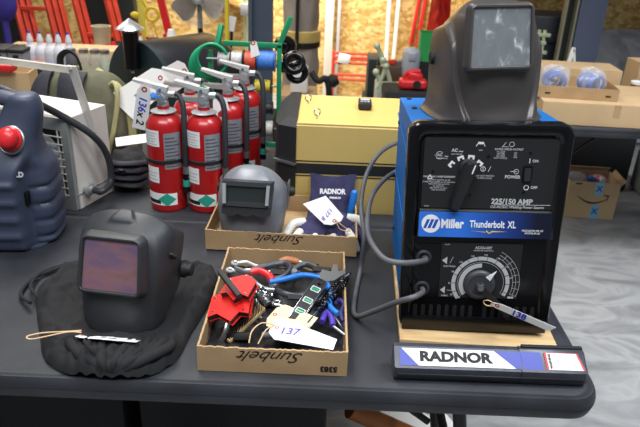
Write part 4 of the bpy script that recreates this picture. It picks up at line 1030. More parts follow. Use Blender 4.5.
tag(hc.done('garden_hose', mat('green_hose', '#1f9a6c', .35), None, 60), 'coiled green hose hanging on the left corner of the spool rack', 'hose')
def spool(label, x0, x1, z, r, m, fl='blkm'):
    t = thing('wire_spool', label, 'spool', ((x0+x1)/2, gy, z)); L = x1-x0
    B().lathe([(.006, -L/2+.003), (r, -L/2+.003), (r*1.0, L/2-.003), (.006, L/2-.003), (.006, -L/2+.003)], 28, (0, 0, 0), (0, 90, 0)).done('wire_winding', m, t, 30)
    for s_ in (-1, 1): B().lathe([(.005, s_*L/2-.0015), (r*1.12, s_*L/2-.0015), (r*1.12, s_*L/2+.0015), (.005, s_*L/2+.0015)], 28, (0, 0, 0), (0, 90, 0)).done('flange', fl, t)
def wire(n, c): return mat(n, c, .5, noise_s=120, noise_a=.2, bump=.6, bump_s=260)
spool('spool of light grey wire at the left end of the rack top row', -.372, -.335, 1.073, .022, wire('wire_grey', '#a9a7a2'), 'greyp')
spool('spool of white wire in the rack top row', -.330, -.288, 1.073, .028, wire('wire_white', '#c9c7c4'))
spool('spool of orange-red wire in the rack top row', -.284, -.240, 1.073, .031, wire('wire_orange', '#d5553c'))
spool('spool of blue wire at the right end of the rack top row', -.236, -.178, 1.073, .034, wire('wire_blue', '#3d78c8'), 'bluep')
spool('spool of dark red wire in the rack second row', -.325, -.262, .985, .029, wire('wire_maroon', '#8c2538'))
spool('spool of yellow wire in the rack second row', -.250, -.190, .985, .022, wire('wire_yellow', '#cdbb3e'))
spool('spool of black wire in the rack third row', -.262, -.185, .905, .022, wire('wire_black', '#202226'))
spool('spool of off-white wire in the rack bottom row', -.270, -.180, .83, .028, wire('wire_cream', '#c6c6bb'))
card('white price tag hanging on the green rack top bar', [aty(250, 43, 2.205), aty(256, 40, 2.205), aty(260, 55, 2.20), aty(251, 58, 2.20)])
o = B(); o.torus((0, 0, 0), .03, .013, (70, 20, 0), 28, 8); o.torus((.01, .03, -.04), .03, .012, (80, 20, 0), 28, 8)
tag(o.done('cable_coil', 'blkg', None, 60, loc=(-.115, 2.28, 1.06)), 'coil of thick black cable right of the green spool rack', 'cable')

# ------------------------------------------------------------------ backpack and webbing bag behind the heater
bp = thing('backpack', 'olive backpack with khaki piping and black straps, standing behind the white heater', 'backpack', (-.80, 2.07, T+.001), (0, 0, -12))
def pack(u, v):
    tabp = [(.0, .155, .085, 3), (.02, .17, .10, 3.4), (.10, .178, .105, 3.4), (.18, .172, .10, 3.2), (.25, .15, .085, 2.9), (.295, .115, .065, 2.6), (.315, .06, .035, 2.3), (.32, 0, 0, 2)]
    z, ax, ay, n = cr(tabp, v); a = u*2*PI; ax, ay = max(ax, .0002), max(ay, .0002)
    p = Vector((ax*spow(math.cos(a), 2/n), ay*spow(math.sin(a), 2/n), z))
    return p*(1+.03*noise.noise(p*14))
b = B(); b.grid(pack, 80, 50, cu=True); b.done('pack_body', 'olive', bp, 70)
b = B(); b.tube([(.12+.045*math.sin(t/11*PI)**1, -.106+.075*t/11, .02+.27*math.sin(t/11*PI*.62)) for t in range(12)], .008, 8, smooth=3); b.done('piping', 'khaki', bp, 60)
b = B(); b.tube([(.175, -.03, .0), (.186, -.03, .10), (.175, -.02, .2), (.135, -.01, .27), (.06, 0, .315)], .013, 8, smooth=5, flat=.5); b.done('side_panel', 'khaki', bp, 60)
for x0, x1 in ((-.115, -.095), (.005, .04)):
    def stp(u, v):
        z = .03+.275*v; x = x0-.03+.085*u; tb_ = cr([(.0, .155, .085, 3), (.02, .17, .10, 3.4), (.10, .178, .105, 3.4), (.18, .172, .10, 3.2), (.25, .15, .085, 2.9), (.295, .115, .065, 2.6), (.315, .08, .045, 2.3)], v*.98)
        z = tb_[0]; q = max(0, 1-abs(x/tb_[1])**tb_[3])**(1/tb_[3]); return (x, -tb_[2]*q-.016-.010*math.sin(u*PI), z+.006)
    b = B(); b.grid(stp, 12, 30); bmesh.ops.recalc_face_normals(b.b, faces=b.b.faces[:]); bmesh.ops.solidify(b.b, geom=b.b.faces[:], thickness=.012)
    b.done('shoulder_strap', 'navyb', bp, 70)
b = B(); b.box((-.04, -.105, .12), (.18, .03, .20), bev=.014, seg=3); b.done('back_padding', 'navyb', bp, 70)
b = B(); b.tube([(-.055, -.02, .31), (-.05, -.02, .352), (-.02, -.02, .372), (.01, -.02, .352), (.02, -.02, .30), (.022, -.03, .25)], .011, 8, smooth=6, flat=.35); b.done('grab_handle', 'ink', bp, 60)
b = B()
def lump(u, v):
    a = u*2*PI; p = Vector((.062*math.cos(a)*math.sin(v*PI)**.6, .055*math.sin(a)*math.sin(v*PI)**.6, .062-.062*math.cos(v*PI)))
    return p*(1+.16*noise.noise(p*30))
b.grid(lump, 48, 28, cu=True); b.T = Matrix.Identity(4)
wb_ = thing('webbing_bag', 'small black nylon webbing bundle beside the front left extinguisher', 'bag', (-.598, 1.845, T+.001))
b.done('bundle', 'bagc', wb_, 80)
for k in range(4):
    B().tube([(-.055, -.03, .03+.022*k), (-.01, -.060-.004*(k % 2), .034+.023*k), (.04, -.048, .028+.024*k), (.06, -.01, .03+.02*k)], .008, 8, smooth=5, flat=.35).done('strap', 'navyb', wb_, 60)
B().box((.0, -.064, .075), (.022, .006, .016), (0, 10, 0), bev=.002).done('buckle', 'blkg', wb_)
o = B().box((0, 0, .002), (.11, .07, .003), bev=.0008); tag(o.done('white_envelope', 'paper', None, loc=(-.60, 1.93, T+.126), rot=(4, -4, 20)), 'white folded paper on top of the black webbing bundle', 'paper')

# ------------------------------------------------------------------ steel columns
def struct(o): o['kind'] = 'structure'; return o
b = B(); b.box((-.318, 3.22, 1.6), (.096, .10, 3.2), bev=.004); b.box((-.372, 3.20, 1.6), (.018, .10, 3.2)); struct(b.done('trim_1', 'column'))
b = B(); b.box((1.665, 4.3, 1.6), (.17, .16, 3.2), bev=.004); struct(b.done('trim_2', 'column2'))
b = B(); b.box((1.565, 4.27, 1.6), (.012, .10, 3.2)); b.box((1.505, 4.27, 1.6), (.014, .05, 3.2)); struct(b.done('trim_3', mat('pale_edge_steel', '#a9a58a', .35, metal=.5)))
b = B(); b.box((1.537, 4.31, 1.6), (.05, .06, 3.2)); struct(b.done('trim_4', 'darkwood'))

# ------------------------------------------------------------------ left back table with bottles, bins, carton
fold_table('olive-grey table along the back left, carrying bottles and grey bins', -2.75, -1.085, 2.74, 3.52, 'tablebrown')
cb = thing('cardboard_box', 'open cardboard carton lying on the back left table, behind the heater bracket', 'carton', (-1.62, 2.98, T+.001), (0, 0, 6))
b = B(); b.frame(rrect(.52, .26, .003, 1), rrect(.51, .25, .002, 1), 0, .10); b.done('walls', 'cardl', cb, 20); B().box((0, 0, .003), (.51, .25, .004)).done('bottom', 'card', cb)
B().box((.07, -.1312, .05), (.055, .001, .022)).done('hand_hole', 'ink', cb)
tag(B().box((0, 0, 0), (.20, .07, .035), bev=.008).done('red_tool_case', 'redp', None, loc=(-1.50, 2.84+.02, T+.125), rot=(0, 0, 4)), 'flat bright red plastic case on the carton behind the heater bracket', 'case')
tag(B().box((0, 0, .02), (.09, .05, .04), bev=.004).done('yellow_box', 'yellow', None, loc=(-1.17, 2.80, T+.001), rot=(0, 0, 20)), 'small yellow box on the back left table beside the backpack', 'box')
def bottle(label, x, y, capm, body, z=T+.001, h=.19):
    t = thing('squeeze_bottle', label, 'bottle', (x, y, z)); s_ = h/.19
    B().lathe([(.028*s_, 0), (.031*s_, .004), (.031*s_, .095*s_), (.029*s_, .112*s_), (.018*s_, .130*s_), (.014*s_, .136*s_), (.013*s_, .150*s_), (0, .150*s_)], 20).done('body', 'milky', t, 40)
    B().lathe([(.0315*s_, .012*s_), (.0318*s_, .014*s_), (.0318*s_, .075*s_), (.0315*s_, .077*s_)], 20).done('label', body, t)
    B().lathe([(.0145*s_, .148*s_), (.013*s_, .160*s_), (.006*s_, .182*s_)], 14).done('nozzle', 'milky', t, 40)
    B().lathe([(.0055*s_, .180*s_), (.005*s_, .192*s_), (0, .193*s_)], 10).done('tip', capm, t)
pk = mat('pink_liquid', '#d9a8b2', .4); bl_ = mat('lilac_liquid', '#b9bcd2', .4)
for k, (px, c, bd, lb) in enumerate(((33, 'inkb', pk, 'leftmost squeeze bottle with blue tip and pink contents on the back table'), (43, 'inkb', pk, 'second squeeze bottle from the left with blue tip and pink contents'), (52, 'redp', bl_, 'middle squeeze bottle with a red tip on the back table'), (61, 'inkp', bl_, 'squeeze bottle right of the red-tipped one with violet tip'), (71, 'inkb', bl_, 'rightmost squeeze bottle with blue tip on the back table'))):
    p = aty(px, 62, 3.28); bottle(lb, p.x, 3.28, c, bd, h=.215)
for k in range(4):
    t = thing('parts_bin', ['leftmost grey parts bin, cut by the picture edge', 'second grey parts bin from the left picture edge', 'third grey parts bin from the left picture edge', 'grey parts bin nearest the squeeze bottles'][k], 'bin', (-1.79+.085*k, 3.24, T+.001), (0, 0, 0), 'grey bins on the back left table')
    b = B(); b.frame(rrect(.078, .14, .004, 2), rrect(.070, .132, .003, 2), 0, .125); b.done('bin_walls', 'greyp' if 0 else mat('bin_grey', '#8b8f98', .5), t, 30); B().box((0, 0, .003), (.070, .132, .005)).done('bin_floor', 'cable', t)
    B().box((0, -.072, .105), (.028, .006, .022), bev=.002).done('latch', 'ink', t); B().box((0, 0, .134), (.082, .15, .018), bev=.004).done('lid', 'blkm', t)
tag(B().box((0, 0, .06), (.62, .16, .12), bev=.002).done('cardboard_carton', 'cardl', None, loc=(-1.36, 3.42, T+.001)), 'long closed cardboard carton behind the squeeze bottles', 'carton')
for k, (x, c) in enumerate(((-1.285, 'cable'), (-1.22, 'glass'), (-1.165, 'glass'), (-1.115, 'glass'))):
    t = thing('storage_jar', ['smoky grey jar beside the squeeze bottles', 'left one of the three clear jars by the smoker', 'middle one of the three clear jars by the smoker', 'right one of the three clear jars, nearest the smoker'][k], 'jar', (x, 3.24, T+.001), group='jars at the right end of the back left table')
    B().lathe([(.026, 0), (.030, .006), (.030, .11), (.022, .125), (.022, .135), (0, .135)], 18).done('jar_body', c, t, 40); B().lathe([(.0235, .128), (.0235, .146), (0, .147)], 18).done('lid', 'steel', t)
    if k: B().lathe([(.022, .006), (.025, .06), (.012, .10), (0, .10)], 10).done('contents', 'card' if k < 3 else 'palegreen', t)

# ------------------------------------------------------------------ barrel smoker
sm = thing('barrel_smoker', 'black barrel smoker with a chimney and metal cone cap, behind the extinguishers', 'smoker', (0, 0, 0))
cc = aty(139, 94, 2.84)
m_ = Matrix.Translation(cc) @ Matrix.Rotation(math.atan2(.80, .62), 4, 'Z') @ Matrix.Rotation(R(90), 4, 'Y')
sm.location = (cc.x+.2, cc.y, 0); 
def prt(b, n, m, a=30):
    o = b.done(n, m, sm, a); o.location = -sm.location; return o
b = B(); b.T = m_; b.lathe([(.225, .02), (.228, .03), (.228, .42), (.20, .47), (.12, .49), (0, .495)], 48); prt(b, 'barrel', 'smk', 30)
b = B(); b.T = m_; b.lathe([(0, -.004), (.20, -.002), (.236, .006), (.236, .028), (.225, .03)], 48); prt(b, 'end_plate', 'smkg')
c0_ = aty(133, 68, 2.80); b = B(); b.cyl(c0_, c0_+Vector((0, 0, .155)), .034, n=24); prt(b, 'chimney', 'blkg')
b = B(); b.lathe([(.062, 0), (.0, .045), (.0, .043), (.058, -.002), (.062, 0)], 24, tuple(c0_+Vector((0, 0, .168)))); prt(b, 'chimney_cap', 'galv')
for k in range(3): B_ = B(); B_.cyl(c0_+Vector((.03*math.cos(k*2.1), .03*math.sin(k*2.1), .15)), c0_+Vector((.03*math.cos(k*2.1), .03*math.sin(k*2.1), .175)), .003); prt(B_, 'cap_strut', 'galv')
b = B(); b.lathe([(.01, 0), (.01, .01), (0, .012)], 10, (0, 0, 0)); 
for f in b.b.verts: f.co = Matrix.Translation(cc+Vector((-.012, -.02, .10))) @ f.co
prt(b, 'end_bolt', 'chrome')
for sx in (.06, .40):
    for sy in (-.12, .12): b = B(); q_ = Vector((cc.x+sx*.62-sy*.8, cc.y+sx*.8+sy*.62, 0)); b.cyl((q_.x, q_.y, cc.z-.14), (q_.x, q_.y, .002), .014); prt(b, 'leg', 'smk')

# ------------------------------------------------------------------ things far behind
def pole(label, cat_, name, px, y, z0, z1, r, m, lean=0):
    b_ = aty(*px, y); p = Vector((b_.x, y, z0)); o = B(); o.cyl(p, (p.x+lean, y+.08, z1), r, n=12)
    return tag(o.done(name, m), label, cat_)
# fan
fc = aty(198, -2, 4.0); fn = thing('pedestal_fan', 'large grey pedestal fan with wire guard near the back wall', 'fan', (fc.x, 4.0, 0))
for k in range(14): B().torus((0, 0, fc.z), .022+.0116*k, .0018, (90, 0, 0), 36, 5).done('guard_ring', 'fang', fn)
for k in range(24):
    a = k*PI/12; B().tube([(.02*math.cos(a), -.035, fc.z+.02*math.sin(a)), (.12*math.cos(a), -.03, fc.z+.12*math.sin(a)), (.172*math.cos(a), .03, fc.z+.172*math.sin(a))], .0014, 4).done('guard_wire', 'fang', fn)
B().lathe([(0, -.03), (.035, -.02), (.04, .03), (.03, .10), (0, .11)], 20, (0, 0, fc.z), (-90, 0, 0)).done('motor', 'greyp', fn)
for k in range(3):
    b = B(); b.T = Matrix.Translation((0, 0, fc.z)) @ Matrix.Rotation(k*2.094+.4, 4, 'Y'); b.grid(lambda u, v: (.03+.13*u, -.012+.03*(v-.5), (v-.5)*(.05+.09*math.sin(u*PI*.8))), 8, 6); bmesh.ops.solidify(b.b, geom=b.b.faces[:], thickness=.003); b.done('blade', 'cloth_grey', fn, 60)
B().cyl((0, .03, fc.z-.04), (0, .03, .03), .016).done('pole', 'ink', fn); B().lathe([(.19, 0), (.19, .015), (.03, .03), (0, .03)], 28, (0, .03, 0)).done('base', 'ink', fn)
# ladders
def ladder(label, x0, x1, y, lean, z1, nr=6, rails=2):
    t = thing('ladder', label, 'ladder', ((x0+x1)/2, y, 0)); w = (x1-x0)/2
    for s_ in (-1, 1):
        for k in range(rails):
            p0 = Vector((s_*w+k*.035, k*.03, .0)); p1 = p0+Vector((lean, .45, z1))
            B().bar(p0, p1, .034, .05, bev=.002).done('rail', 'redo', t)
            if s_ < 0:
                for q, mm_ in ((.62, 'paper'), (.59, 'yellow')): a = p0+(p1-p0)*q; c = p0+(p1-p0)*(q+.018); B().bar(a, c, .036, .052).done('sticker', mm_, t)
    for k in range(nr):
        q = (k+.7)/nr; a = Vector((-w, 0, 0))+Vector((lean, .45, z1))*q; c = Vector((w, 0, 0))+Vector((lean, .45, z1))*q
        B().bar(a, c, .02, .03, bev=.002).done('rung', 'redo', t)
ladder('orange-red ladder with white and yellow stickers leaning at the back left', -2.08, -1.84, 4.62, -.40, 1.6, 7, 3)
ladder('orange-red ladder leaning right of the stickered one', -1.62, -1.38, 4.62, -.42, 1.6, 4, 2)
tag(B().box((0, 0, .9), (.42, .10, 1.8), bev=.004).done('dark_green_door_panel', 'dkgreen', None, loc=(-1.72, 5.2, 0)), 'tall dark green panel standing behind the ladders', 'panel')
tag(B().box((0, 0, .9), (.34, .10, 1.8), bev=.004).done('dark_green_door_panel', 'darkwood', None, loc=(-2.55, 5.2, 0)), 'tall near-black panel standing behind the stickered ladder', 'panel')
tag(B().box((0, 0, .5), (.16, .05, 1.3), bev=.01).done('yellow_insulation_roll', mat('yellow_green_foam', '#b9a944', .8), None, loc=(-1.62, 5.6, 0)), 'yellow-green upright strip against the back wall', 'strip')
# leaning poles, broom, wall things
pole('yellow pole leaning beside the pedestal fan', 'pole', 'yellow_pole', (224, 40), 3.72, 0, 1.6, .012, 'yellow', .02)
pole('white pole with a grey box, left of the dark steel column', 'pole', 'white_pole', (246, 60), 5.2, 0, 1.6, .018, 'palegreen', -.01)
pole('thin white pole against the back wall, left one of two', 'pole', 'wall_conduit', (388, 40), 5.85, 0.2, 1.9, .018, 'paper', -.03)
pole('thin white pole against the back wall, right one of two', 'pole', 'wall_conduit', (395, 40), 5.85, 0.2, 1.9, .018, 'paper', .02)
p_ = aty(246, 10, 5.16); B().box((p_.x, 5.19, p_.z), (.09, .05, .09), bev=.004).done('junction_box', 'greyp', [o for o in COL.objects if o.name == 'white_pole'][0])
p_ = aty(236, 4, 5.6); tag(B().box((0, 0, 0), (.36, .30, .04), (0, 20, 0)).done('wooden_shelf', 'osb', None, loc=(p_.x, 5.8, p_.z)), 'slanted wooden shelf board on the back wall behind the fan', 'shelf')
for k, (x0, y0, x1, y1, lb) in enumerate(((232, 20, 222, 80, 'black cable with a white tag hanging right of the yellow pole'), (203, 40, 207, 95, 'black cable with a white tag hanging under the fan'))):
    a, c = aty(x0, y0, 4.1), aty(x1, y1, 4.1); d_ = B(); d_.tube([a, (a+c)/2+Vector((.02, 0, 0)), c], .010, 8, smooth=5); o = d_.done('hanging_cable', 'ink'); tag(o, lb, 'cable')
    B().box(tuple(a+Vector((.0, -.02, -.02))), (.045, .003, .09), (0, 12, 0)).done('cable_tag', 'paper', o)
pb = None
if 0: pb = o = B().tube([pb, pb+Vector((.05, 0, .2)), pb+Vector((-.02, 0, .32))], .016, 8, smooth=4).done('green_strap', 'green'); tag(o, 'green strap hanging behind the spool rack', 'strap')
# bucket and bench clutter behind the smoker
bk = aty(102, 36, 4.3); tag(B().lathe([(.048, 0), (.06, .15), (.064, .155), (.055, .155), (.044, .01), (0, .01)], 24).done('white_bucket', mat('bucket_cream', '#cfc6a8', .5), None, loc=(bk.x, 4.3, bk.z-.09)), 'cream bucket on the bench right of the ladders', 'bucket')
bz = bk.z-.091
tag(B().box((0, 0, -.02), (1.25, .35, .04), bev=.003).done('wooden_bench_top', 'wood', None, loc=(bk.x+.42, 4.3, bz)), 'pale workbench top behind the barrel smoker', 'bench')
for k, sx in enumerate((-.55, .55)): pass
b = B()
for sx in (-.58, .58):
    for sy in (-.13, .13): b.box((sx, sy, (bz-.04)/2), (.05, .05, bz-.04))
    
bench = [o for o in COL.objects if o.name.startswith('wooden_bench_top')][0]
b.b.free()
for sx in (-.58, .58):
    for sy in (-.13, .13): B().box((sx, sy, -.04-(bz-.042)/2), (.05, .05, bz-.042)).done('leg', 'wood', bench)
clut = [(112, 30, 'red_clamp', 'redp', .05, .05, .07, 'dark red clamp on the bench left of the chimney'), (118, 34, 'paint_can', 'ink', .08, .07, .07, 'black can on the bench behind the chimney'),
        (140, 30, 'spray_bottle', 'paper', .035, .035, .11, 'white spray bottle on the bench right of the chimney'), (147, 34, 'spray_bottle', 'milky', .04, .04, .10, 'milky bottle on the bench right of the white spray bottle'),
        (153, 28, 'navy_bag', 'navy', .12, .08, .10, 'navy cloth bag on the bench behind the bottles'), (158, 32, 'soda_can', 'redp', .035, .035, .07, 'red and white can in the middle of the bench'),
        (164, 26, 'bottle', 'milky', .045, .045, .12, 'clear bottle with red cap on the bench'), (171, 26, 'white_bag', 'paper', .07, .05, .16, 'white plastic bag standing on the bench'),
        (180, 30, 'coiled_hose', 'palegreen', .05, .05, .09, 'pale green striped coil at the right end of the bench'), (106, 27, 'red_clamp', 'redp', .07, .04, .05, 'dark red clamp in front of the cream bucket')]
for k, (px, py, nm, m, sx, sy, h, lb) in enumerate(clut):
    p = aty(px, py, 4.22+.03*(k % 3)); 
    prf = [(sx*.5, 0), (sx*.52, h*.1), (sx*.5, h*.65), (sx*.25, h*.85), (sx*.22, h), (0, h)] if 'bottle' in nm or 'can' in nm else [(sx*.5, 0), (sx*.55, h*.3), (sx*.45, h*.75), (sx*.28, h), (0, h)]
    o = B().lathe(prf, 16).done(nm, m, None, 50, loc=(p.x, p.y, bz+.001)); tag(o, lb, nm.replace('_', ' '))
    if 'bottle' in nm: B().lathe([(sx*.24, h*.96), (sx*.24, h*1.12), (0, h*1.13)], 12).done('cap', 'redp', o)
p_ = aty(152, 14, 4.6); o = B(); o.torus((0, 0, 0), .045, .012, (90, 0, 0), 20, 8); o.tube([(-.03, 0, .03), (-.10, 0, .16)], .010, 8); o.tube([(.0, 0, -.04), (.03, 0, -.16)], .008, 8); tag(o.done('yellow_handled_tool', 'yellow', None, 50, loc=(p_.x, 4.6, p_.z)), 'yellow D-handled tool hanging above the bench', 'tool')
p_ = aty(135, 15, 4.6); tag(B().ball((0, 0, 0), .03, (1.1, .6, .8), 12).done('plastic_clip', 'yellow', None, loc=(p_.x, 4.6, p_.z)), 'small yellow clip hanging above the chimney cap', 'clip')
tag(B().bar((aty(172, 30, 4.42).x, 4.42, bz+.001), tuple(aty(160, -4, 4.42)), .05, .02, up=(0, 1, 0)).done('red_strap', 'redp', None), 'red strap bundle standing on the bench behind the bottles', 'strap')
tag(B().ball((0, 0, 0), .09, (1.0, .5, 1.3), 14).cyl((0, 0, 0), (0, 0, -aty(2, 2, 4.0).z+.002), .02).done('purple_cloth', mat('violet_cloth', '#3a2f8c', .8), None, loc=tuple(aty(2, 2, 4.0))), 'violet cloth on a post in the top left corner of the picture', 'cloth')


# dust collector and neighbours
dx = -.188; DY = 4.62
du = thing('dust_collector', 'grey cloth dust collector with a tan and black band, right of the dark column', 'dust collector', (dx, DY, 0))
def bagd(z0, z1, r, bulge):
    def f(u, v):
        a = u*2*PI; rr_ = r+bulge*math.sin(v*PI)+.012*noise.noise(Vector((math.cos(a)*2, math.sin(a)*2, v*4)))
        return (rr_*math.cos(a), rr_*math.sin(a), z0+(z1-z0)*v)
    return f
for z0, z1, r, bu in ((.30, .72, .125, .005), (.80, 1.35, .115, .015)):
    b = B(); b.grid(bagd(z0, z1, r, bu), 40, 24, cu=True); b.done('filter_bag', 'cloth_grey', du, 80)
B().lathe([(.138, .74), (.14, .745), (.14, .81), (.135, .815)], 40).done('tan_band', 'tan', du); B().lathe([(.136, .70), (.138, .705), (.138, .742), (.13, .745)], 40).done('black_band', 'ink', du)
B().box((0, 0, .20), (.24, .20, .22), bev=.02).done('motor_base', 'blkm', du)
B().cyl((-.02, -.15, .02), (-.02, -.15, 1.3), .012).done('stand_pole', 'ink', du); B().cyl((-.02, -.15, .40), (-.02, -.15, .64), .02).done('pole_sleeve', 'blkm', du)
o = B(); o.tube([(-.10, 4.45, .55), (-.05, 4.42, .50), (.0, 4.42, .52), (.025, 4.42, .45), (.02, 4.42, .36), (-.04, 4.42, .32), (-.12, 4.42, .36)], .022, 10, smooth=6); tag(o.done('vacuum_hose', 'ink', None, 60), 'black corrugated vacuum hose looping in front of the dust collector', 'hose')
o = B(); o.lathe([(.03, 0), (.05, .05), (.03, .09), (0, .09)], 14, (0, 0, 0), (0, 70, 0)); tag(o.done('vacuum_nozzle', 'ink', None, 50, loc=tuple(aty(326, 83, 4.45))), 'black cone nozzle on the floor side of the vacuum hose', 'nozzle')
pj = aty(299, 92, 4.2); jw = thing('plastic_jerrican', 'white plastic jerrican with a red cap behind the tan cabinet', 'jerrican', (pj.x, 4.2, pj.z))
B().box((0, 0, .085), (.115, .09, .17), bev=.014, seg=3).done('body', 'paper', jw, 50); B().tube([(-.04, 0, .165), (-.045, 0, .20), (-.02, 0, .212), (.02, 0, .205), (.04, 0, .17)], .008, 8, smooth=5).done('handle', 'paper', jw); B().lathe([(.016, .17), (.016, .192), (0, .193)], 14, (-.012, -.02, 0)).done('cap', 'redp', jw)
st = tag(B().box((0, 0, pj.z/2-.001), (.24, .3, pj.z-.002), bev=.01).done('storage_crate', 'card', None, loc=(pj.x, 4.25, 0)), 'brown crate under the white jerrican', 'crate')
for k, (px, py, rx, m, lb) in enumerate(((285, 45, .07, 'blkg', 'black motor housing at the left side of the dust collector'), (292, 58, .06, 'blkm', 'black pump under the motor housing'), (284, 66, .05, 'blkg', 'black machine part next to the green rack upright'))):
    p = aty(px, py, 3.9); MH = (MH if k else []); MH.append((p, rx, m))
tag(B().box((0, 0, .19), (.22, .23, .38), bev=.01).done('machine_stand', 'blkm', None, loc=(-.42, 4.0, .0)), 'dark machine with black motor housings left of the dust collector', 'machine')
ms = [o for o in COL.objects if o.name == 'machine_stand'][0]
for p, rx, m in MH: B().ball((0, 0, 0), rx, (1, .8, .8), 16).torus((0, -rx*.7, 0), rx*.5, .01, (90, 0, 0), 20, 6).done('motor_housing', m, ms, 50, loc=tuple(p-Vector((-.42, 4.0, 0))))
B().cyl((.05, 0, .36), (.05, 0, .62), .03).done('motor_column', 'blkm', ms)
struct(B().box((.012, 5.9, 1.2), (.075, .12, 2.6), bev=.004).done('trim_5', mat('white_post', '#dedccc', .5)))
struct(B().box((.095, 5.9, 1.2), (.03, .06, 2.6), bev=.004).done('trim_6', 'greyp'))
# red cart
ct = thing('tube_cart', 'red tubular cart frame standing by the back wall', 'cart', (.25, 5.55, 0))
for z, n_ in ((.45, 'top_rail'), (.40, 'middle_rail'), (.26, 'lower_rail')):
    for yy in (0, .18): B().tube([(-.19, yy, z), (.17, yy, z)], .012, 8).done(n_, 'redo', ct)
for xx in (-.19, .17):
    for yy in (0, .18): B().tube([(xx, yy, .47), (xx, yy, .03)], .012, 8).done('post', 'redo', ct); B().torus((xx, yy, .03), .022, .008, (90, 0, 0), 14, 6).done('wheel', 'ink', ct)
tag(B().box((0, 0, 0), (.10, .04, .08), (0, 12, 0), bev=.01).done('white_rag', 'paper', None, loc=(.15, 5.53, .44)), 'white rag draped on the red cart', 'rag')

# clutter right of the cart: a bench of tools
p_ = aty(372, 95, 4.9); tag(B().box((0, 0, .15), (.10, .25, .30), bev=.006).done('dark_green_case', 'dkgreen', None, loc=(p_.x, 4.9, p_.z-.0)), 'dark green upright case right of the red cart', 'case')
tag(B().box((0, 0, (p_.z)/2-.001), (.14, .3, p_.z-.002)).done('low_plinth', 'blkm', None, loc=(p_.x, 4.9, 0)), 'dark plinth under the green case', 'plinth')
tbx = thing('tool_tote', 'brown tool tote full of hand tools behind the tan cabinet', 'tote', (.44, 4.3, .52))
B().box((0, 0, .09), (.20, .14, .10), bev=.006).done('tote_body', mat('tote_brown', '#54402f', .6), tbx); B().box((-.07, -.02, .15), (.06, .04, .05), (0, 20, 0), bev=.005).done('tool_grip', 'ink', tbx); B().box((.05, -.02, .155), (.05, .03, .05), (0, -15, 0), bev=.005).done('tool_grip', 'steel', tbx); B().box((0, -.01, .16), (.05, .04, .03), (0, 0, 20), bev=.005).done('tool_grip', 'redo', tbx)
stn = tag(B().box((0, 0, .259), (.15, .3, .518), bev=.008).done('plastic_bin', mat('bin_white_grey', '#b7b9bb', .5), None, loc=(.42, 4.34, 0)), 'tall whitish plastic bin under the tool tote', 'bin')
for k, (x0, y0, x1, y1, lb) in enumerate(((377, 46, 383, 66, 'crumpled pale bracket pipe, topmost beside the tool tote'), (383, 60, 392, 94, 'long pale bracket pipe leaning right of the dark green case'), (376, 72, 380, 92, 'short pale pipe end at the foot of the dark green case'), (386, 66, 376, 88, 'pale crossing pipe in front of the dark green case'))):
    a, c = aty(x0, y0, 4.05), aty(x1, y1, 4.05); o = B().tube([a, (a*.5+c*.5)+Vector((.01, .01, 0)), c], .014, 8, smooth=4).ball(tuple(a), .022, n=10).done('metal_pipe', 'palegreen', None, 50); tag(o, lb, 'pipe')
gd = aty(414, 85, 3.9); lf_ = thing('power_tool', 'red and black power tool behind the left edge of the welder', 'power tool', (gd.x, 3.9, gd.z-.02))
B().box((-.01, 0, .03), (.17, .10, .06), bev=.02, seg=3).done('housing', 'redp', lf_, 50); B().box((.0, 0, .075), (.09, .07, .05), (0, 12, 0), bev=.015).done('upper_housing', 'redp', lf_, 50); B().lathe([(.024, 0), (.024, .01), (0, .01)], 14, (.01, -.052, .035), (90, 0, 0)).done('motor_cap', 'ink', lf_); B().tube([(-.07, 0, .05), (-.04, 0, .10), (.03, 0, .105)], .012, 8, smooth=4).done('handle', 'redp', lf_)
tag(B().box((0, 0, (gd.z-.022)/2), (.36, .24, gd.z-.024), bev=.01).done('tool_stand', 'blkm', None, loc=(gd.x, 3.93, 0)), 'dark stand under the red power tool', 'stand')
p_ = aty(411, 60, 4.25); tag(B().lathe([(.055, -.10), (.06, -.09), (.06, .05), (.05, .07), (.02, .08), (0, .08)], 20).box((0, -.05, .03), (.05, .03, .06), (0, 0, 0), bev=.01).done('spray_canister', mat('canister_grey', '#a8abb3', .45), None, 50, loc=(p_.x, 4.25, p_.z)), 'light grey canister above the red power tool', 'canister')
tag(B().box((0, 0, (p_.z-.10)/2), (.11, .16, p_.z-.104)).done('canister_stand', 'blkm', None, loc=(p_.x, 4.27, 0)), 'dark stand under the grey canister', 'stand')
p_ = aty(430, 46, 4.3); gb = tag(B().frame(rrect(.15, .14, .01, 2), rrect(.14, .13, .01, 2), -.09, .09).box((0, 0, -.085), (.14, .13, .01)).done('green_bin', mat('bin_green', '#2c9c50', .45), None, 40, loc=(p_.x, 4.3, p_.z)), 'green plastic bin behind the left side of the helmet on the welder', 'bin')
tag(B().box((0, 0, (p_.z-.09)/2), (.12, .2, p_.z-.094)).done('bin_stand', 'blkm', None, loc=(p_.x, 4.32, 0)), 'dark stand under the green bin', 'stand')
def cloth(px, py, y, w, h, m, lb):
    p = aty(px, py, y); b = B(); b.grid(lambda u, v: ((u-.5)*w*(1-.3*v), .03*math.sin(u*9+v*3)+.02*noise.noise(Vector((u*5, v*5, px))), (v-.5)*h), 24, 24); bmesh.ops.solidify(b.b, geom=b.b.faces[:], thickness=.02)
    tag(b.done('hanging_jacket', m, None, 70, loc=tuple(p)), lb, 'jacket')
cloth(440, 12, 4.6, .16, .34, mat('red_nylon', '#cc2f22', .4, noise_s=8, noise_a=.3), 'red jacket hanging behind the helmet on the welder')
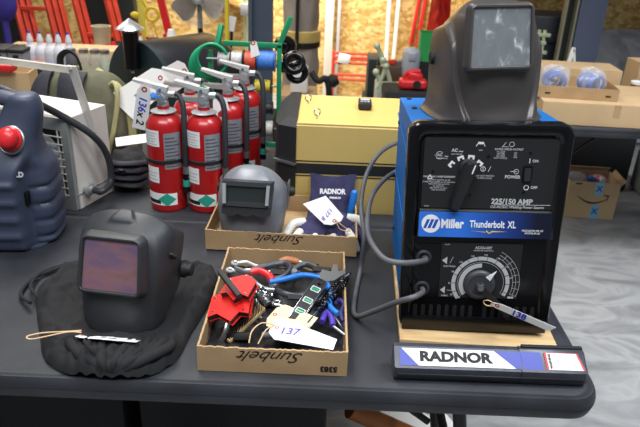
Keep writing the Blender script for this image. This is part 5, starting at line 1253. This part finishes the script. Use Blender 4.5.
for k, (px, py, z) in enumerate(((415, 22, .3), (421, 24, .27))):
    p = aty(px, py, 5.955); tag(B().tube([p+Vector((.025, .03, .22)), p, p+Vector((-.015, 0.03, -.2))], .016, 8, smooth=4).done('red_hose', 'redp', None, 60), ['dark red hose hanging left of the red jacket, left strand', 'dark red hose hanging left of the red jacket, right strand'][k], 'hose')

# ------------------------------------------------------------------ right: table with cartons
fold_table('black folding table at the right with cartons on it', .86, 2.62, 2.72, 3.46)
cbx = lambda name, lb, c, d, rz, m='cardl', tape=True, cat_='carton': _cb(name, lb, c, d, rz, m, tape, cat_)
def _cb(name, lb, c, d, rz, m, tape, cat_):
    t = thing(name, lb, cat_, c, (0, 0, rz)); B().box((0, 0, d[2]/2), d, bev=.002).done('carton_body', m, t, 20)
    for s_ in (-1, 1): B().box((0, s_*d[1]*.2512-.0, d[2]+.0008), (d[0], d[1]*.494, .0016)).done('top_flap', m, t)
    if tape: B().box((.04, -d[1]/2-.0004, d[2]*.72), (.03, .0008, d[2]*.55)).done('tape_tab', 'card', t)
    return t
cbx('cardboard_box', 'wide flat closed carton under the tray of blue cables', (1.245, 2.94, T+.001), (.56, .40, .098), -3)
cbx('cardboard_box', 'long closed carton behind the tray of blue cables', (1.16, 3.30, T+.001), (.62, .20, .155), -3, tape=False)
cbx('cardboard_box', 'small closed carton at the right picture edge', (1.66, 3.35, T+.001), (.16, .14, .185), 4, tape=False)
t = thing('cardboard_tray', 'shallow cardboard tray of bagged blue cables on the wide carton', 'tray', (1.13, 2.93, T+.102), (0, 0, -6))
b = B(); b.frame(rrect(.35, .24, .003, 1), rrect(.344, .234, .003, 1), 0, .052); b.done('tray_walls', 'card', t, 20); B().box((0, 0, .002), (.345, .235, .004)).done('bottom', 'card', t)
for x in (-.13, .13): B().box((x, -.1206, .02), (.022, .0008, .007)).done('printed_mark', 'ink', t)
bpy.context.view_layer.update()
for k, (x, y, lb) in enumerate(((-.085, -.01, 'blue cable bundle in a clear bag, left one in the tray'), (.075, -.02, 'blue cable bundle in a clear bag, right one in the tray'))):
    o = t.matrix_basis @ Vector((x, y, .01)); q = thing('cable_bundle', lb, 'cable bundle', o, (0, 0, 20*k), 'bagged blue cables')
    for j in range(11):
        a = j*.57; B().torus((.004*math.sin(a*3), -.04+.008*j, .042+.003*math.cos(a)), .036+.004*math.sin(j*2.3), .0048, (90+8*math.sin(a), 6*math.cos(j), 12*math.sin(a)), 24, 6).done('cable_loop', mat('cable_blue', '#3a6cc9', .4) if j == 0 else 'cable_blue_', q, 60) if j == 0 else None
    cbm = [m2 for m2 in bpy.data.materials if m2.name.startswith('cable_blue')][0]
    for j in range(1, 11):
        a = j*.57; B().torus((.004*math.sin(a*3), -.04+.008*j, .042+.003*math.cos(a)), .036+.004*math.sin(j*2.3), .0048, (90+8*math.sin(a), 6*math.cos(j), 12*math.sin(a)), 24, 6).done('cable_loop', cbm, q, 60)
    B().torus((0, 0, .042), .012, .006, (0, 0, 0), 14, 6).done('tie', 'ink', q)
    b = B()
    def bg(u, v):
        a = u*2*PI; p = Vector((.072*math.cos(a)*math.sin(v*PI)**.5, .062*math.sin(a)*math.sin(v*PI)**.5, .052-.05*math.cos(v*PI)))
        return p*(1+.16*noise.noise(p*26+Vector((k*9, 0, 0))))+Vector((0, 0, .01*math.sin(a*3)*v))
    b.grid(bg, 60, 36, cu=True); b.done('clear_bag', 'clear', q, 40)
p_ = aty(633, 98, 2.98); cn = thing('round_tin', 'red cylinder tin with a white lid at the right picture edge', 'tin', (1.545, 3.18, T+.001)); B().lathe([(.026, 0), (.028, .10), (0, .10)], 24).done('tin_body', 'red', cn); B().lathe([(.031, .10), (.031, .112), (0, .113)], 24).done('lid', 'paper', cn)
cbx('cardboard_box', 'small carton just right of the red tin', (1.64, 3.19, T+.001), (.09, .12, .115), 0, tape=False)
tag(B().box((0, 0, 0), (.02, .02, .16), (0, 8, 0), bev=.004).box((.02, 0, .03), (.015, .02, .10), (0, -14, 0), bev=.004).cyl((-.008, 0, -.07), (-.01, 0, -aty(569, 62, 3.6).z+.002), .009).done('white_plastic_stake', 'paper', None, loc=tuple(aty(569, 62, 3.6))), 'white plastic stake standing behind the cartons', 'stake')
# shipping carton on the floor
am = thing('shipping_box', 'open brown shipping box with a black curved arrow mark and blue tape, on the floor', 'carton', (1.565, 3.50, .001), (0, 0, -4))
w_, d_, h_ = .285, .20, .225
b = B(); b.frame(rrect(w_, d_, .002, 1), rrect(w_-.008, d_-.008, .002, 1), 0, h_); b.done('box_walls', 'cardl', am, 20); B().box((0, 0, .003), (w_-.01, d_-.01, .004)).done('bottom', 'card', am)
B().box((w_/2+.012, 0, h_-.006), (.003, d_*.95, .05), (0, 40, 0)).done('flap', 'cardl', am); B().box((0, d_/2+.02, h_+.005), (w_*.98, .003, .055), (50, 0, 0)).done('flap', 'cardl', am)
def sml(u, lo): a = R(-150+120*u); return (-.0+.10*math.cos(a)/.87, .175+.13*math.sin(a)*.62 - (0 if lo else 0))
b = B(); top = []; bot = []
for i in range(25):
    u = i/24; x = -.085+.165*u; z = .135-.036*math.sin(u*PI*.93)-.004*u; th_ = .0035+.007*math.sin(u*PI)
    top.append((x, z+th_*.5)); bot.append((x, z-th_*.5))
b.prism(bot+top[::-1], 0, .0006, Matrix.Translation((0, -d_/2-.0002, 0)) @ Matrix.Rotation(R(90), 4, 'X'))
for (x0, z0, x1, z1) in ((.060, .148, .088, .147), (.088, .150, .080, .118)):
    v = Vector((x1-x0, z1-z0)); n_ = Vector((-v.y, v.x)).normalized()*.0035
    b.prism([(x0-n_.x, z0-n_.y), (x1-n_.x, z1-n_.y), (x1+n_.x, z1+n_.y), (x0+n_.x, z0+n_.y)], 0, .0006, Matrix.Translation((0, -d_/2-.0002, 0)) @ Matrix.Rotation(R(90), 4, 'X'))
b.done('arrow_mark', 'ink', am, 20)
for z0, z1 in ((.145, h_), (.0, .085)): B().box((.028, -d_/2-.0008, (z0+z1)/2), (.045, .0008, z1-z0)).done('tape', 'tape', am); 
for z in (.185, .045): text('tape_print', 'X', .05, 'inkb', am, (.028, -d_/2-.0016, z), (90, 0, 0), off=.001)
B().box((-.09, -d_/2-.0005, h_-.014), (.035, .0008, .008)).done('printed_mark', 'ink', am)
bpy.context.view_layer.update()
for k, (x, y, r, m, nm, lb) in enumerate(((-.085, .0, .055, 'clear', 'bubble_wrap', 'clear bubble wrap at the left in the shipping box'), (.05, -.02, .045, 'pinkw', 'wrapped_parcel', 'pink wrapped parcel in the shipping box'), (.005, -.035, .032, 'bluep', 'wrapped_parcel', 'blue and white wrapped parcel in the shipping box'), (.055, -.05, .03, 'paper', 'wrapped_parcel', 'white wrapped parcel on the right in the shipping box'))):
    o = am.matrix_basis @ Vector((x, y, h_-.012)); tag(B().ball((0, 0, 0), r, (1.2, .8, .6), 14, (0, 20*k, 0)).done(nm, m, None, 50, loc=tuple(o)), lb, nm.replace('_', ' '))
# dark cabinets and metal fittings behind
tag(B().box((0, 0, .50), (.30, .35, 1.0), bev=.01).box((0, -.18, .86), (.31, .02, .06), bev=.004).done('black_tool_chest', mat('chest_black', '#23262c', .45), None, 30, loc=(1.51, 4.55, 0)), 'black chest standing left of the slate column', 'chest')
pgr = thing('metal_shelving', 'pale green metal shelf fittings left of the black chest', 'shelving', (1.36, 4.25, 0))
for x in (-.07, -.045, .0, .035): B().box((x, 0, .50), (.014, .03, .86+.05*math.sin(x*90)), bev=.002).done('upright', 'palegreen', pgr)
for z, w2 in ((.90, .16), (.85, .12), (.79, .15)): B().box((-.01, -.01, z), (w2, .03, .022), bev=.003).done('bracket', 'palegreen', pgr)
struct(B().box((1.16, 4.9, 1.4), (.12, .12, 2.8)).done('trim_7', 'darkwood'))
b = B(); b.grid(lambda u, v: (2.0+1.6*u, 5.75-.9*(1-v)**1.5+.10*noise.noise(Vector((u*4, v*4, 1))), .02+.72*v+.06*noise.noise(Vector((u*3, v*3, 7)))), 60, 50); bmesh.ops.recalc_face_normals(b.b, faces=b.b.faces[:]); bmesh.ops.solidify(b.b, geom=b.b.faces[:], thickness=.01)
tag(b.done('plastic_sheeting', 'tarp', None, 70), 'crumpled grey plastic sheeting heaped by the wall at the right', 'sheeting')
tag(B().box((0, 0, .25), (.75, .34, .5), bev=.02).done('dark_bin', 'blkm', None, loc=(1.58, 4.0, 0)), 'dark storage bin in the shade beyond the right table', 'bin')
tag(B().box((0, 0, .14), (.4, .3, .28), bev=.03).done('white_sack', mat('sack_grey', '#8a8a88', .8), None, loc=(2.22, 3.80, 0)), 'greyish sack on the floor at the right picture edge', 'sack')
# under the front table
tag(B().box((0, 0, .14), (.07, .06, .30), bev=.003).done('cardboard_box', 'card', None, loc=(-.335, 1.17, .001), rot=(0, 0, 10)), 'brown carton on the floor under the front table', 'carton')
tag(B().cyl(at(350, 409, .24), at(412, 436, .12), .028, n=24).done('postal_tube', 'amber', None), 'amber tube leaning under the front table', 'tube')
tag(B().box((0, 0, .003), (.21, .28, .006), bev=.001).done('magazine', 'paper', None, loc=(at(418, 421, 0).x, at(418, 421, 0).y, .001), rot=(0, 0, 24)), 'white magazine on the floor under the front table', 'magazine')
tag(B().box((0, 0, .11), (.55, .28, .44), bev=.02).done('shade_block', 'ink', None, loc=(-.77, 1.45, .111)), 'added black block standing in for shade under the front table, left one of two', 'crate')  # two added black blocks stand in for the shade under the table
tag(B().box((0, 0, .11), (.50, .28, .44), bev=.02).done('shade_block', 'ink', None, loc=(-.21, 1.45, .111)), 'added black block standing in for shade under the front table, right one of two', 'crate')

struct(B().box((1.16, 5.42, 1.6), (.06, 1.1, 3.2)).done('wall_light_block', 'osb'))  # added partition, keeps lamp light off the right part of the back wall
# ------------------------------------------------------------------ room and light
def struct(o): o['kind'] = 'structure'; return o
struct(B().box((0, 3, -.05), (12, 14, .1)).done('floor', 'concrete'))
struct(B().box((-1, 6.05, 1.6), (10, .1, 3.4)).done('wall_back', 'osb'))
w = bpy.data.worlds.new('world'); SC.world = w; w.use_nodes = True
w.node_tree.nodes['Background'].inputs[0].default_value = (.62, .68, .78, 1); w.node_tree.nodes['Background'].inputs[1].default_value = .22
def area(name, loc, rot, sx, sy, e, col=(1, .97, .92), spread=180):
    l = bpy.data.lights.new(name, 'AREA'); l.shape = 'RECTANGLE'; l.size = sx; l.size_y = sy; l.energy = e; l.color = col; l.spread = R(spread)
    o = bpy.data.objects.new(name, l); COL.objects.link(o); o.location = loc; o.rotation_euler = [R(a) for a in rot]; return o
area('ceiling_lamp_front', (-.3, -.1, 3.2), (12, 0, 0), 2.4, .9, 46, (.93, .96, 1), 125)
area('ceiling_lamp_mid', (-1.0, 2.7, 3.6), (0, 0, 90), 2.4, 1.0, 60, (1, .97, .92), 112)
area('ceiling_lamp_right', (1.9, 1.1, 3.8), (12, 0, 0), 2.0, .8, 58, (.93, .96, 1), 100)
area('wall_flood_lamp', (-.2, 5.0, 2.5), (30, 0, 0), 1.4, .3, 55, (1, .96, .86), 100)
area('wall_flood_lamp_left', (-2.3, 5.0, 2.8), (14, 0, 0), 1.0, .3, 40, (1, .95, .85))
SC.view_settings.view_transform = 'Standard'; SC.view_settings.look = 'None'; SC.view_settings.gamma = 1
SC.view_settings.exposure = 0.0
